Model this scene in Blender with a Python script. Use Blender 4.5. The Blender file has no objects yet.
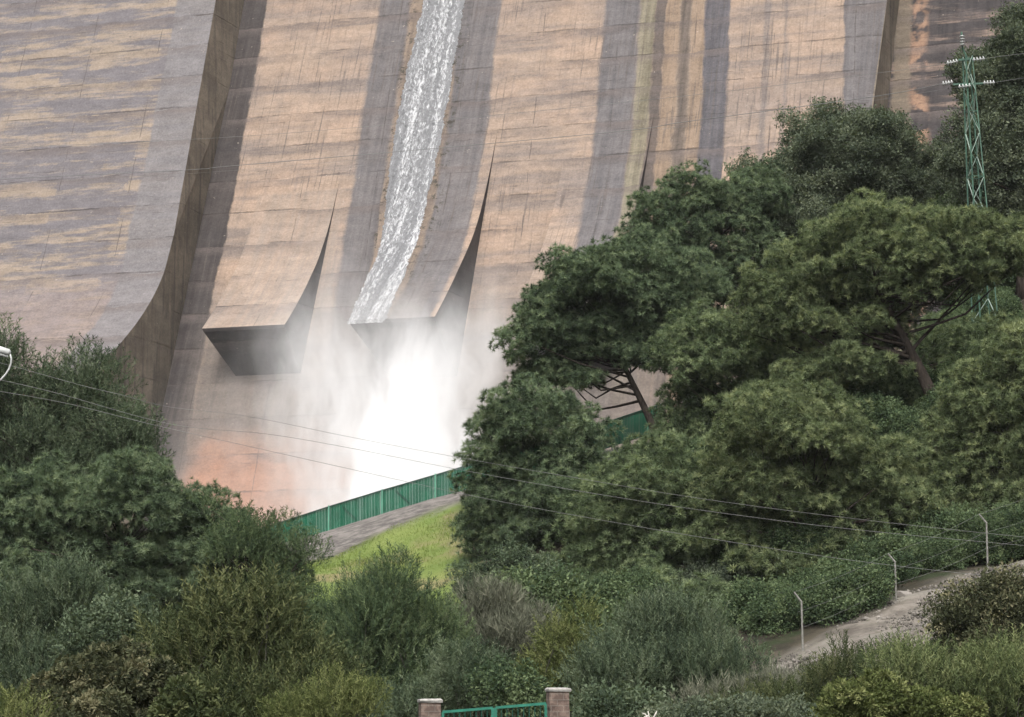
import bpy, math, random
import numpy as np
from mathutils import Vector, Matrix

rng = np.random.default_rng(7)
random.seed(7)
S = bpy.context.scene
COL = S.collection

# ------------------------------------------------------------------ camera
FPX, W_PX, CX, CY, HOR = 2500.0, 1024, 512.0, 358.5, 690.0
PITCH = math.atan((HOR - CY) / FPX)
CP, SP = math.cos(PITCH), math.sin(PITCH)
cam_d = bpy.data.cameras.new("camera")
cam_d.sensor_width = 36.0
cam_d.lens = 36.0 * FPX / W_PX
cam_d.clip_start = 0.5
cam_d.clip_end = 6000
cam = bpy.data.objects.new("camera", cam_d)
COL.objects.link(cam)
cam.rotation_euler = (math.pi / 2 + PITCH, 0, 0)
S.camera = cam


def P(px, py, D):
    """world point seen at a pixel of the photograph, D metres in front"""
    x = (px - CX) / FPX
    y = CP - (CY - py) / FPX * SP
    z = SP + (CY - py) / FPX * CP
    return Vector((x * D / y, D, z * D / y))


# ------------------------------------------------------------------ world, sun
world = bpy.data.worlds.new("World")
S.world = world
world.use_nodes = True
wn = world.node_tree
wn.nodes.clear()
SUN_EL, SUN_AZ = math.radians(52), math.radians(188)     # azimuth clockwise from +Y
sky = wn.nodes.new("ShaderNodeTexSky")
sky.sky_type = 'NISHITA'
sky.sun_disc = False
sky.sun_elevation = SUN_EL
sky.sun_rotation = SUN_AZ
sky.air_density = 1.0
sky.dust_density = 6.0
sky.ozone_density = 1.0
hs = wn.nodes.new("ShaderNodeHueSaturation")
hs.inputs['Saturation'].default_value = 0.22             # cloud cover greys the blue out
bgn = wn.nodes.new("ShaderNodeBackground")
bgn.inputs['Strength'].default_value = 0.14
wo = wn.nodes.new("ShaderNodeOutputWorld")
wn.links.new(sky.outputs[0], hs.inputs['Color'])
wn.links.new(hs.outputs[0], bgn.inputs['Color'])
wn.links.new(bgn.outputs[0], wo.inputs['Surface'])

sd = bpy.data.lights.new("sun", 'SUN')
sd.energy = 1.35
sd.angle = math.radians(10)
sd.color = (1.0, 0.965, 0.91)
sun = bpy.data.objects.new("sun", sd)
COL.objects.link(sun)
dirv = Vector((math.sin(SUN_AZ) * math.cos(SUN_EL), math.cos(SUN_AZ) * math.cos(SUN_EL), math.sin(SUN_EL)))
sun.rotation_euler = dirv.to_track_quat('Z', 'Y').to_euler()
sun.location = (0, 0, 150)

S.view_settings.view_transform = 'Standard'
S.view_settings.look = 'None'
S.view_settings.gamma = 1.0
S.view_settings.exposure = 0.95
cy = S.cycles
cy.use_denoising = True
cy.max_bounces = 14
cy.diffuse_bounces = 4
cy.volume_bounces = 10
cy.transmission_bounces = 4
cy.transparent_max_bounces = 8
cy.volume_step_rate = 0.6
cy.volume_max_steps = 256


# ------------------------------------------------------------------ node helper
class NT:
    def __init__(self, name):
        self.m = bpy.data.materials.new(name)
        self.m.use_nodes = True
        self.t = self.m.node_tree
        self.t.nodes.clear()
        self.out = self.t.nodes.new("ShaderNodeOutputMaterial")

    def n(self, typ, **kw):
        nd = self.t.nodes.new("ShaderNode" + typ)
        for k, v in kw.items():
            setattr(nd, k, v)
        return nd

    def put(self, sock, v):
        if isinstance(v, bpy.types.NodeSocket):
            self.t.links.new(v, sock)
        elif v is not None:
            if sock.type == 'RGBA' and len(v) == 3:
                v = (*v, 1)
            sock.default_value = v

    def math(self, op, a, b=None, c=None, clamp=False):
        nd = self.n("Math", operation=op, use_clamp=clamp)
        for i, v in enumerate((a, b, c)):
            if v is not None:
                self.put(nd.inputs[i], v)
        return nd.outputs[0]

    def vmath(self, op, a, b=None):
        nd = self.n("VectorMath", operation=op)
        self.put(nd.inputs[0], a)
        if b is not None:
            self.put(nd.inputs[1], b)
        return nd.outputs['Value'] if op in ('LENGTH', 'DOT_PRODUCT') else nd.outputs[0]

    def coord(self, which='Object'):
        return self.n("TexCoord").outputs[which]

    def sep(self, v):
        nd = self.n("SeparateXYZ")
        self.put(nd.inputs[0], v)
        return nd.outputs

    def comb(self, x, y, z):
        nd = self.n("CombineXYZ")
        for i, v in enumerate((x, y, z)):
            self.put(nd.inputs[i], v)
        return nd.outputs[0]

    def noise(self, v, scale=1.0, detail=4.0, rough=0.55, mul=None, dist=0.0):
        if mul:
            v = self.vmath('MULTIPLY', v, mul)
        nd = self.n("TexNoise")
        self.put(nd.inputs['Vector'], v)
        nd.inputs['Scale'].default_value = scale
        nd.inputs['Detail'].default_value = detail
        nd.inputs['Roughness'].default_value = rough
        nd.inputs['Distortion'].default_value = dist
        return nd.outputs[0]

    def ramp(self, f, *stops):
        nd = self.n("ValToRGB")
        e = nd.color_ramp.elements
        while len(e) < len(stops):
            e.new(0.5)
        for el, (p, c) in zip(e, stops):
            el.position = p
            el.color = (c, c, c, 1) if isinstance(c, (int, float)) else (*c, 1)
        self.put(nd.inputs[0], f)
        return nd.outputs[0]

    def step(self, f, a, b):
        nd = self.n("MapRange", interpolation_type='SMOOTHSTEP')
        self.put(nd.inputs[0], f)
        nd.inputs[1].default_value = a
        nd.inputs[2].default_value = b
        return nd.outputs[0]

    def band(self, f, a, b, soft=0.2):
        return self.math('MULTIPLY', self.step(f, a - soft, a + soft), self.math('SUBTRACT', 1.0, self.step(f, b - soft, b + soft)))

    def mix(self, f, a, b, mode='MIX'):
        nd = self.n("Mix", data_type='RGBA', blend_type=mode)
        self.put(nd.inputs[0], f)
        self.put(nd.inputs[6], a)
        self.put(nd.inputs[7], b)
        return nd.outputs[2]

    def bump(self, h, strength=0.5, dist=0.05):
        nd = self.n("Bump")
        nd.inputs['Strength'].default_value = strength
        nd.inputs['Distance'].default_value = dist
        self.put(nd.inputs['Height'], h)
        return nd.outputs[0]

    def attr(self, name):
        nd = self.n("Attribute", attribute_name=name)
        return nd.outputs['Fac']

    def principled(self, color, rough=0.85, normal=None, spec=0.3, **kw):
        nd = self.n("BsdfPrincipled")
        self.put(nd.inputs['Base Color'], color)
        self.put(nd.inputs['Roughness'], rough)
        self.put(nd.inputs['Specular IOR Level'], spec)
        if normal:
            self.put(nd.inputs['Normal'], normal)
        for k, v in kw.items():
            self.put(nd.inputs[k.replace('_', ' ')], v)
        self.t.links.new(nd.outputs[0], self.out.inputs['Surface'])
        return nd


def simple_mat(name, col, rough=0.7, var=0.25, scale=8.0, spec=0.3, metal=0.0, dark=None):
    k = NT(name)
    co = k.coord()
    f = k.noise(co, scale, 4)
    c = k.mix(k.step(f, 0.35, 0.7), tuple(x * (1 - var) for x in col) if dark is None else dark, col)
    k.principled(c, rough, spec=spec, Metallic=metal)
    return k.m


def leaf_mat(name, lo, mid, hi, trans=0.22):
    k = NT(name)
    t = k.attr('tint')
    c = k.ramp(t, (0.0, lo), (0.5, mid), (1.0, hi))
    d = k.n("BsdfDiffuse")
    k.put(d.inputs[0], c)
    tr = k.n("BsdfTranslucent")
    k.put(tr.inputs[0], k.mix(1.0, c, (1.0, 1.0, 0.55), 'MULTIPLY'))
    mx = k.n("MixShader")
    mx.inputs[0].default_value = trans
    k.t.links.new(d.outputs[0], mx.inputs[1])
    k.t.links.new(tr.outputs[0], mx.inputs[2])
    k.t.links.new(mx.outputs[0], k.out.inputs['Surface'])
    return k.m


def bark_mat(name, a, b):
    k = NT(name)
    co = k.coord()
    f = k.noise(co, 3.0, 6, 0.65, mul=(3, 3, 0.8))
    k.principled(k.mix(k.step(f, 0.35, 0.65), a, b), 0.95, k.bump(f, 0.8, 0.05), 0.1)
    return k.m


# ------------------------------------------------------------------ object helpers
def np_mesh(name, V, F, mats, attrs=None, mat_idx=None, smooth=False):
    V = np.asarray(V, np.float32)
    F = np.asarray(F, np.int32)
    me = bpy.data.meshes.new(name)
    me.vertices.add(len(V))
    me.vertices.foreach_set("co", V.ravel())
    k = F.shape[1]
    me.loops.add(F.size)
    me.loops.foreach_set("vertex_index", F.ravel())
    me.polygons.add(len(F))
    me.polygons.foreach_set("loop_start", np.arange(0, F.size, k, dtype=np.int32))
    if smooth:
        me.polygons.foreach_set("use_smooth", np.ones(len(F), bool))
    if mat_idx is not None:
        me.polygons.foreach_set("material_index", np.asarray(mat_idx, np.int32))
    for m in (mats if isinstance(mats, (list, tuple)) else [mats]):
        me.materials.append(m)
    for an, av in (attrs or {}).items():
        a = me.attributes.new(an, 'FLOAT', 'POINT')
        a.data.foreach_set("value", np.asarray(av, np.float32))
    me.update(calc_edges=True)
    return me


def add(name, me, parent=None, loc=None):
    o = bpy.data.objects.new(name, me)
    COL.objects.link(o)
    if parent:
        o.parent = parent
    if loc is not None:
        o.location = loc
    return o


def tag(o, label=None, cat=None, group=None, kind=None):
    for k, v in (('label', label), ('category', cat), ('group', group), ('kind', kind)):
        if v:
            o[k] = v
    return o


def thing(name, loc, label, cat, group=None, rz=0.0):
    o = add(name, None, None, loc)
    o.rotation_euler = (0, 0, rz)
    return tag(o, label, cat, group)


def dup(root, loc, rz, scale, label=None, group=None):
    r = root.copy()
    COL.objects.link(r)
    r.location = loc
    r.rotation_euler = (0, 0, rz)
    r.scale = (scale, scale, scale)
    if label:
        r['label'] = label
    if group:
        r['group'] = group
    for ch in list(root.children):
        c = ch.copy()
        COL.objects.link(c)
        c.parent = r
    return r


class MB:
    """collects polygons of one mesh"""
    def __init__(self):
        self.v, self.f, self.mi = [], [], []

    def poly(self, pts, mi=0):
        b = len(self.v)
        self.v += [tuple(p) for p in pts]
        self.f.append(list(range(b, b + len(pts))))
        self.mi.append(mi)

    def box(self, c, size, mi=0, M=None):
        cx, cy_, cz = c
        a, b, d = (s / 2 for s in size)
        p = [Vector((cx + i * a, cy_ + j * b, cz + k * d)) for i in (-1, 1) for j in (-1, 1) for k in (-1, 1)]
        if M is not None:
            p = [M @ q for q in p]
        b0 = len(self.v)
        self.v += [tuple(q) for q in p]
        for q in ((0, 1, 3, 2), (4, 6, 7, 5), (0, 4, 5, 1), (2, 3, 7, 6), (0, 2, 6, 4), (1, 5, 7, 3)):
            self.f.append([b0 + i for i in q])
            self.mi.append(mi)

    def tube(self, pts, radii, n=6, mi=0, cap=True):
        pts = [Vector(p) for p in pts]
        if isinstance(radii, (int, float)):
            radii = [radii] * len(pts)
        b0 = len(self.v)
        ref = Vector((0.31, 0.17, 0.93))
        for i, p in enumerate(pts):
            d = (pts[min(i + 1, len(pts) - 1)] - pts[max(i - 1, 0)]).normalized()
            u = d.cross(ref)
            if u.length < 1e-3:
                u = d.cross(Vector((1, 0, 0)))
            u.normalize()
            w = d.cross(u)
            for k in range(n):
                a = 2 * math.pi * k / n
                self.v.append(tuple(p + (u * math.cos(a) + w * math.sin(a)) * radii[i]))
        for i in range(len(pts) - 1):
            for k in range(n):
                a, b = b0 + i * n + k, b0 + i * n + (k + 1) % n
                self.f.append([a, b, b + n, a + n])
                self.mi.append(mi)
        if cap:
            self.f.append([b0 + k for k in range(n)][::-1])
            self.f.append([b0 + (len(pts) - 1) * n + k for k in range(n)])
            self.mi += [mi, mi]

    def beam(self, a, b, w, h, mi=0):
        a, b = Vector(a), Vector(b)
        d = b - a
        M = Matrix.Translation((a + b) / 2) @ d.to_track_quat('Z', 'Y').to_matrix().to_4x4()
        self.box((0, 0, 0), (w, h, d.length), mi, M)

    def mesh(self, name, mats, smooth=False):
        me = bpy.data.meshes.new(name)
        me.from_pydata(self.v, [], self.f)
        for m in (mats if isinstance(mats, (list, tuple)) else [mats]):
            me.materials.append(m)
        me.polygons.foreach_set("material_index", self.mi)
        if smooth:
            me.polygons.foreach_set("use_smooth", [True] * len(self.f))
        me.update()
        return me


# ------------------------------------------------------------------ terrain heights
ANCH = [(0, 0, -1.7), (-15, 0, -1.7), (15, 0, -1.6), (0, 25, -2.0), (-10, 30, -2.0), (12, 30, -1.8),
        (0, 47, -2.6), (-8, 47, -2.8), (3, 47, -2.3), (12, 50, -1.6), (20, 55, -0.6), (-20, 50, -3), (-40, 50, -2),
        (0, 70, -4.5), (-8, 75, -4.5), (8, 72, -3.2), (-20, 75, -3.5), (-35, 80, -1), (0, 90, -2.5),
        (-8, 100, 0.4), (10, 62, -2.4), (16, 65, -1.4), (24, 65, -0.3), (-60, 80, 3),
        # right-hand dirt bank (pixel, distance)
        (*P(803, 652, 95),), (*P(896, 601, 99),), (*P(987, 573, 102),), (*P(1060, 552, 104),), (*P(730, 690, 91),),
        (*P(900, 640, 86),), (*P(1024, 604, 87),), (*P(800, 690, 86),), (*P(960, 655, 80),), (*P(1060, 640, 80),),
        (*P(860, 690, 80),), (40, 90, 9), (60, 90, 18),
        # grass bank and fence line
        (*P(380, 612, 116),), (*P(320, 612, 116),), (*P(450, 600, 118),), (*P(330, 575, 125),), (*P(420, 560, 127),),
        (*P(310, 557, 133),), (*P(400, 532, 133),), (*P(460, 515, 133),),
        (*P(300, 545, 140),), (*P(380, 520, 140),), (*P(460, 497, 140),), (*P(550, 470, 140),), (*P(640, 444, 140),),
        (*P(230, 565, 140),), (*P(150, 590, 140),), (*P(530, 560, 120),), (*P(540, 600, 108),),
        # right hillside
        (*P(805, 585, 104),), (*P(700, 590, 112),), (*P(940, 420, 122),), (*P(985, 395, 132),), (*P(860, 470, 118),),
        (*P(740, 470, 132),), (*P(1060, 420, 120),), (20, 150, 18.5), (32, 140, 23), (50, 120, 30), (50, 150, 34), (80, 130, 48),
        (100, 200, 70), (45, 190, 28), (70, 210, 48),
        # gorge behind the fence
        (-14, 146, 3.5), (-4, 146, 6.0), (6, 148, 9.5), (-14, 158, -2), (-2, 160, 0), (10, 162, 6), (-14, 185, -5), (-30, 185, -4),
        (0, 190, -4), (14, 190, 3), (-14, 215, -5), (24, 178, 14), (-40, 200, 3), (-28, 160, 1),
        # left side
        (-20, 100, 2.0), (-18, 120, 4), (-35, 120, 6), (-34, 145, 7), (-55, 150, 16), (-60, 120, 14), (-60, 190, 22), (-90, 200, 50),
        (-100, 120, 35), (-120, 60, 20), (110, 60, 30), (-100, 0, 2), (100, 0, 6), (0, -80, -1), (-300, 300, 110), (300, 300, 130),
        (0, 420, 60), (-300, 0, 40), (300, 0, 60), (0, -300, 0), (-300, -300, 20), (300, -300, 30), (0, 700, 140), (-400, 700, 160), (400, 700, 160)]
AN = np.array([list(a) for a in ANCH], float)


def _kern(r):
    return np.sqrt(r * r + 9.0)


_Kd = np.linalg.norm(AN[:, None, :2] - AN[None, :, :2], axis=2)
_A = np.zeros((len(AN) + 3, len(AN) + 3))
_A[:len(AN), :len(AN)] = _kern(_Kd) + np.eye(len(AN)) * 0.02
_A[:len(AN), len(AN)] = 1
_A[:len(AN), len(AN) + 1:] = AN[:, :2]
_A[len(AN), :len(AN)] = 1
_A[len(AN) + 1:, :len(AN)] = AN[:, :2].T
_wt = np.linalg.solve(_A, np.concatenate([AN[:, 2], [0, 0, 0]]))


def gz(x, y):
    x = np.atleast_1d(np.asarray(x, float))
    y = np.atleast_1d(np.asarray(y, float))
    r = np.sqrt((x[:, None] - AN[None, :, 0]) ** 2 + (y[:, None] - AN[None, :, 1]) ** 2)
    n = len(AN)
    return _kern(r) @ _wt[:n] + _wt[n] + _wt[n + 1] * x + _wt[n + 2] * y


def gz1(x, y):
    return float(gz(x, y)[0])


def poly_dist(x, y, poly):
    """signed distance to a polygon, negative inside"""
    pts = np.array(poly, float)
    d = np.full(x.shape, 1e9)
    ins = np.zeros(x.shape, bool)
    for i in range(len(pts)):
        a, b = pts[i], pts[(i + 1) % len(pts)]
        e = b - a
        t = np.clip(((x - a[0]) * e[0] + (y - a[1]) * e[1]) / (e @ e), 0, 1)
        d = np.minimum(d, np.hypot(x - a[0] - t * e[0], y - a[1] - t * e[1]))
        c = ((a[1] > y) != (b[1] > y)) & (x < (b[0] - a[0]) * (y - a[1]) / (b[1] - a[1] + 1e-12) + a[0])
        ins ^= c
    return np.where(ins, -d, d)


def vnoise(x, y, s, seed=0):
    """cheap smooth value noise"""
    r = np.random.default_rng(seed)
    T = r.random((64, 64))
    u, v = x / s, y / s
    i, j = np.floor(u).astype(int), np.floor(v).astype(int)
    fu, fv = u - i, v - j
    fu, fv = fu * fu * (3 - 2 * fu), fv * fv * (3 - 2 * fv)
    g = lambda a, b: T[a % 64, b % 64]
    return (g(i, j) * (1 - fu) + g(i + 1, j) * fu) * (1 - fv) + (g(i, j + 1) * (1 - fu) + g(i + 1, j + 1) * fu) * fv


def xy(px, py, D):
    p = P(px, py, D)
    return (p.x, p.y)


GRASS_POLY = [(-15, 108), (-2.6, 108), (-2.2, 128), xy(455, 515, 135), xy(420, 528, 134.5), xy(385, 545, 134), xy(330, 560, 132), (-15, 131)]
DIRT_POLY = [xy(690, 700, 88), xy(800, 652, 95.5), xy(896, 601, 99.5), xy(987, 573, 102.5), xy(1100, 545, 105),
             xy(1100, 640, 78), xy(960, 660, 78), xy(860, 700, 76), xy(700, 720, 80)]
PATH_POLY = [(-16, 131), xy(330, 560, 132), xy(385, 545, 134), xy(420, 528, 134.5), xy(455, 515, 135), (1, 134), (9, 136), (9, 141), (-16, 141)]

xs = np.unique(np.concatenate([np.linspace(-420, -46, 40), np.arange(-46, 46, 0.7), np.linspace(46, 420, 40)]))
ys = np.unique(np.concatenate([np.linspace(-320, 30, 40), np.arange(30, 172, 0.7), np.linspace(172, 260, 50), np.linspace(262, 720, 30)]))
gx, gy = np.meshgrid(xs, ys)
fx, fy = gx.ravel(), gy.ravel()
fz = gz(fx, fy)
m_gr = np.clip(0.5 - poly_dist(fx, fy, GRASS_POLY) / 1.6 + (vnoise(fx, fy, 0.9, 3) - 0.5) * 0.9, 0, 1)
m_di = np.clip(0.5 - poly_dist(fx, fy, DIRT_POLY) / 2.0 + (vnoise(fx, fy, 1.1, 4) - 0.5) * 1.0, 0, 1)
m_pa = np.clip(0.5 - poly_dist(fx, fy, PATH_POLY) / 1.2 + (vnoise(fx, fy, 0.8, 5) - 0.5) * 0.7, 0, 1)
fz = fz + (vnoise(fx, fy, 3.0, 1) - 0.5) * 0.35 * (1 - m_gr * 0.7) * (1 - m_pa) + (vnoise(fx, fy, 1.5, 2) - 0.5) * 0.5 * (m_di + 0.1) + (rng.random(len(fx)) - 0.5) * 0.16 * m_di
nx, ny = len(xs), len(ys)
ii = np.arange(nx * ny).reshape(ny, nx)
GF = np.stack([ii[:-1, :-1], ii[:-1, 1:], ii[1:, 1:], ii[1:, :-1]], -1).reshape(-1, 4)

k = NT("hillside_ground")
co = k.coord()
litter = k.mix(k.step(k.noise(co, 1.2, 6, 0.65), 0.35, 0.65), (0.028, 0.026, 0.019), (0.058, 0.049, 0.034))
litter = k.mix(k.step(k.noise(co, 0.5, 4), 0.5, 0.62), litter, (0.026, 0.034, 0.016))
gn = k.noise(co, 0.35, 5, 0.6)
grass = k.mix(k.step(gn, 0.35, 0.65), (0.120, 0.165, 0.044), (0.155, 0.190, 0.056))
grass = k.mix(k.step(k.noise(co, 0.22, 3), 0.52, 0.7), grass, (0.19, 0.165, 0.085))
dn = k.noise(co, 1.0, 7, 0.7)
dirt = k.mix(k.step(dn, 0.3, 0.7), (0.095, 0.083, 0.071), (0.215, 0.192, 0.165))
dirt = k.mix(k.step(k.noise(co, 0.3, 3), 0.42, 0.62), dirt, k.mix(dn, (0.150, 0.138, 0.118), (0.240, 0.222, 0.190)))
dirt = k.mix(k.step(k.noise(co, 0.7, 4, 0.6), 0.60, 0.72), dirt, (0.06, 0.06, 0.03))
grav = k.mix(k.step(k.noise(co, 2.2, 6, 0.7, mul=(0.5, 1, 1)), 0.35, 0.65), (0.085, 0.078, 0.073), (0.20, 0.182, 0.168))
c = k.mix(k.attr('grass'), litter, grass)
c = k.mix(k.attr('gravel'), c, grav)
c = k.mix(k.attr('dirt'), c, dirt)
k.principled(c, 0.95, k.bump(k.noise(co, 3.0, 8, 0.75), 0.9, 0.14), 0.15)
ground = add("ground", np_mesh("ground", np.stack([fx, fy, fz], 1), GF, k.m, {'grass': m_gr, 'dirt': m_di, 'gravel': m_pa}, smooth=True))
tag(ground, kind='structure')

# plunge pool below the dam
mb = MB()
kw = NT("pool_water")
kw.principled((0.10, 0.14, 0.13), 0.15, kw.bump(kw.noise(kw.coord(), 0.8, 4), 0.5, 0.2), 0.5)
mb.poly([(-60, 150, -2.2), (30, 150, -2.2), (30, 232, -2.2), (-60, 232, -2.2)])
tag(add("water", mb.mesh("plunge_pool", kw.m)), kind='structure')

# ------------------------------------------------------------------ dam
ALPHA = math.radians(18.5)
SL = 0.45
Rf = P(350, 300, 222.0)
ZR = Rf.z
dam = thing("concrete_dam", (Rf.x, Rf.y, 0), "stained tan and grey concrete dam with flip bucket spillways behind the spray", "dam", rz=-ALPHA)
DT = Vector((math.cos(ALPHA), -math.sin(ALPHA), 0))
DN = Vector((-math.sin(ALPHA), -math.cos(ALPHA), 0))


def dam_w(s, q, z):
    w = Vector((Rf.x, Rf.y, 0)) + DT * s + DN * q
    w.z = z
    return w


def face_q(z):
    return SL * (ZR - z)


def concrete(name, mode):
    """weathered mass concrete in the dam's own coordinates (x along the crest, z up)"""
    k = NT(name)
    co = k.coord()
    x, y, z = k.sep(co)
    sx = k.math('ADD', x, k.math('MULTIPLY', k.math('SUBTRACT', z, 55.0), 0.045))   # the stains run a little askew
    wob = k.noise(co, 0.25, 3, mul=(1, 0, 0.35))
    wob2 = k.noise(co, 1.4, 4, 0.6, mul=(1, 0, 0.5))
    sw = k.math('ADD', sx, k.math('ADD', k.math('MULTIPLY', k.math('SUBTRACT', wob, 0.5), 1.2), k.math('MULTIPLY', k.math('SUBTRACT', wob2, 0.5), 0.7)))
    rag = k.noise(co, 0.9, 5, 0.7)
    rag2 = k.noise(co, 1.7, 5, 0.7)
    sxz = k.comb(k.math('ADD', x, k.math('MULTIPLY', k.math('SUBTRACT', rag, 0.5), 2.6)), k.math('ADD', z, k.math('MULTIPLY', k.math('SUBTRACT', rag2, 0.5), 0.9)), 0.0)
    streak = k.noise(k.comb(x, 0.0, k.math('MULTIPLY', z, 0.05)), 1.6, 6, 0.65)
    layer = k.noise(k.comb(k.math('MULTIPLY', x, 0.07), 0.0, z), 0.55, 6, 0.65)
    layer2 = k.noise(k.comb(k.math('MULTIPLY', x, 0.12), 3.0, z), 1.6, 5, 0.7)
    grain = k.noise(co, 5.0, 6, 0.75)
    blot = k.noise(co, 0.22, 5, 0.6)
    br = k.n("TexBrick")
    k.put(br.inputs['Vector'], sxz)
    br.inputs['Color1'].default_value = (0, 0, 0, 1)
    br.inputs['Color2'].default_value = (1, 1, 1, 1)
    br.inputs['Mortar'].default_value = (0.5, 0.5, 0.5, 1)
    br.inputs['Scale'].default_value = 1.0
    br.inputs['Mortar Size'].default_value = 0.0
    br.inputs['Brick Width'].default_value = 7.4
    br.inputs['Row Height'].default_value = 1.7
    br.offset = 0.37
    panel = br.outputs[0]
    # joints between the concrete lifts: thin dark uneven lines
    def hline(per, w, phase=0.0):
        zz = k.math('ADD', z, k.math('ADD', phase, k.math('ADD', k.math('MULTIPLY', k.math('SUBTRACT', layer2, 0.5), 0.35), k.math('MULTIPLY', k.math('SUBTRACT', rag2, 0.5), 0.22))))
        fr = k.math('FRACT', k.math('DIVIDE', zz, per))
        return k.math('SUBTRACT', 1.0, k.step(k.math('DIVIDE', fr, k.math('ADD', k.math('MULTIPLY', rag, 1.6), 0.1)), w * 0.4 / per, w * 1.2 / per))
    l1 = k.math('MULTIPLY', hline(3.4, 0.17), k.step(k.noise(co, 0.22, 5, 0.65, mul=(1, 1, 2)), 0.42, 0.66))
    l2 = k.math('MULTIPLY', hline(1.7, 0.10, 0.8), k.step(k.noise(co, 0.4, 5, 0.65), 0.50, 0.70))
    fv = k.math('FRACT', k.math('DIVIDE', k.math('ADD', sx, k.math('MULTIPLY', wob2, 0.2)), 7.4))
    l3 = k.math('MULTIPLY', k.math('LESS_THAN', fv, 0.012), k.step(k.noise(co, 0.3, 3), 0.46, 0.58))
    lines = k.math('MAXIMUM', k.math('MAXIMUM', l1, k.math('MULTIPLY', l2, 0.6)), k.math('MULTIPLY', l3, 0.8))
    tan_c = k.mix(k.step(blot, 0.35, 0.65), (0.274, 0.210, 0.163), (0.300, 0.222, 0.167))
    tan_c = k.mix(k.math('MULTIPLY', panel, 0.35), tan_c, (0.315, 0.247, 0.188))
    grey = k.mix(k.step(streak, 0.35, 0.65), (0.090, 0.087, 0.091), (0.133, 0.126, 0.127))
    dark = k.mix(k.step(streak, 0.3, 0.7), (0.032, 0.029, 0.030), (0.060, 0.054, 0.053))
    brown = k.mix(k.step(streak, 0.35, 0.65), (0.115, 0.092, 0.073), (0.195, 0.155, 0.120))
    rust = k.mix(k.step(streak, 0.35, 0.65), (0.175, 0.130, 0.092), (0.245, 0.182, 0.130))
    olive_c = k.mix(k.step(streak, 0.35, 0.65), (0.12, 0.11, 0.075), (0.20, 0.18, 0.13))
    slate = k.mix(k.step(streak, 0.35, 0.65), (0.066, 0.064, 0.071), (0.105, 0.100, 0.106))
    if mode == 'spill':
        c = tan_c
        # grimy layers on the tan faces
        lay = k.step(k.math('ADD', layer, k.math('MULTIPLY', panel, 0.06)), 0.50, 0.66)
        c = k.mix(k.math('MULTIPLY', lay, 0.75), c, k.mix(streak, (0.135, 0.115, 0.104), (0.20, 0.168, 0.15)))
        c = k.mix(k.math('MULTIPLY', k.step(layer2, 0.52, 0.72), 0.4), c, (0.155, 0.13, 0.118))
        veil = k.noise(k.comb(k.math('MULTIPLY', x, 0.45), 7.0, z), 0.16, 6, 0.68)
        c = k.mix(k.math('MULTIPLY', k.step(veil, 0.46, 0.66), 0.62), c, k.mix(layer2, (0.15, 0.128, 0.117), (0.215, 0.18, 0.158)))
        c = k.mix(k.math('MULTIPLY', k.step(veil, 0.46, 0.34), 0.5), c, (0.345, 0.25, 0.185))
        c = k.mix(k.math('MULTIPLY', k.step(streak, 0.52, 0.68), 0.45), c, (0.175, 0.145, 0.128))
        for a, b, col, amt, soft in (
                (-18.2, -14.5, dark, 0.95, 0.14), (-2.4, 0.9, grey, 0.92, 0.30),  # dark stripe by the left block: stain deepened to paint its shadow band
                (0.9, 7.2, brown, 0.8, 0.4), (6.2, 10.2, grey, 0.92, 0.22), (20.7, 24.2, grey, 0.95, 0.30),
                (24.2, 25.6, olive_c, 0.9, 0.14), (25.6, 26.6, dark, 0.75, 0.12), (26.6, 28.0, rust, 0.9, 0.14), (28.0, 29.2, brown, 0.95, 0.15), (28.2, 29.0, dark, 0.5, 0.2), (29.2, 30.4, rust, 0.85, 0.12),
                (30.4, 32.9, slate, 0.98, 0.16), (36.0, 36.6, grey, 0.5, 0.2), (38.0, 38.3, grey, 0.5, 0.2), (43.3, 47.5, grey, 0.95, 0.15)):
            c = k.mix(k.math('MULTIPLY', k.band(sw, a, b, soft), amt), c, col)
        # moss beside the running water
        drip = k.noise(k.comb(x, 0.0, k.math('MULTIPLY', z, 0.035)), 4.2, 3, 0.6)
        c = k.mix(k.math('MULTIPLY', k.math('MULTIPLY', k.step(drip, 0.53, 0.68), k.step(k.noise(co, 0.10, 3, mul=(1, 1, 0.6)), 0.40, 0.56)), 0.7), c, (0.10, 0.085, 0.076))
        moss = k.math('MULTIPLY', k.math('MAXIMUM', k.band(sw, 5.5, 7.0, 0.5), k.band(sw, 0.6, 1.6, 0.3)), k.step(k.noise(co, 1.6, 5, 0.7), 0.52, 0.62))
        c = k.mix(moss, c, (0.055, 0.05, 0.04))
        # clean newer concrete of the buckets' lower chutes
        newer = k.math('MULTIPLY', k.math('MULTIPLY', k.band(x, -11.3, -2.5, 0.15), k.math('SUBTRACT', 1.0, k.step(z, 45.8, 46.3))), 0.6)
        newc = k.mix(k.step(streak, 0.4, 0.62), (0.25, 0.205, 0.168), (0.31, 0.235, 0.18))
        c = k.mix(newer, c, newc)
        # splashed, permanently wet concrete under and between the bucket lips
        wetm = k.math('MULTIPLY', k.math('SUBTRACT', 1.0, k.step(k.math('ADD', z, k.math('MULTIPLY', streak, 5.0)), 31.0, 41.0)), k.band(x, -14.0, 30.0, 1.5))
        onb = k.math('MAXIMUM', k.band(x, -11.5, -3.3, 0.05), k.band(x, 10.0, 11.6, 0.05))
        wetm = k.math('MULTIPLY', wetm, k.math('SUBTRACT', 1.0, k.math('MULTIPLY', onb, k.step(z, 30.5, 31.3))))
        c = k.mix(k.math('MULTIPLY', wetm, 0.85), c, k.mix(streak, (0.085, 0.076, 0.070), (0.190, 0.160, 0.138)))
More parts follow.
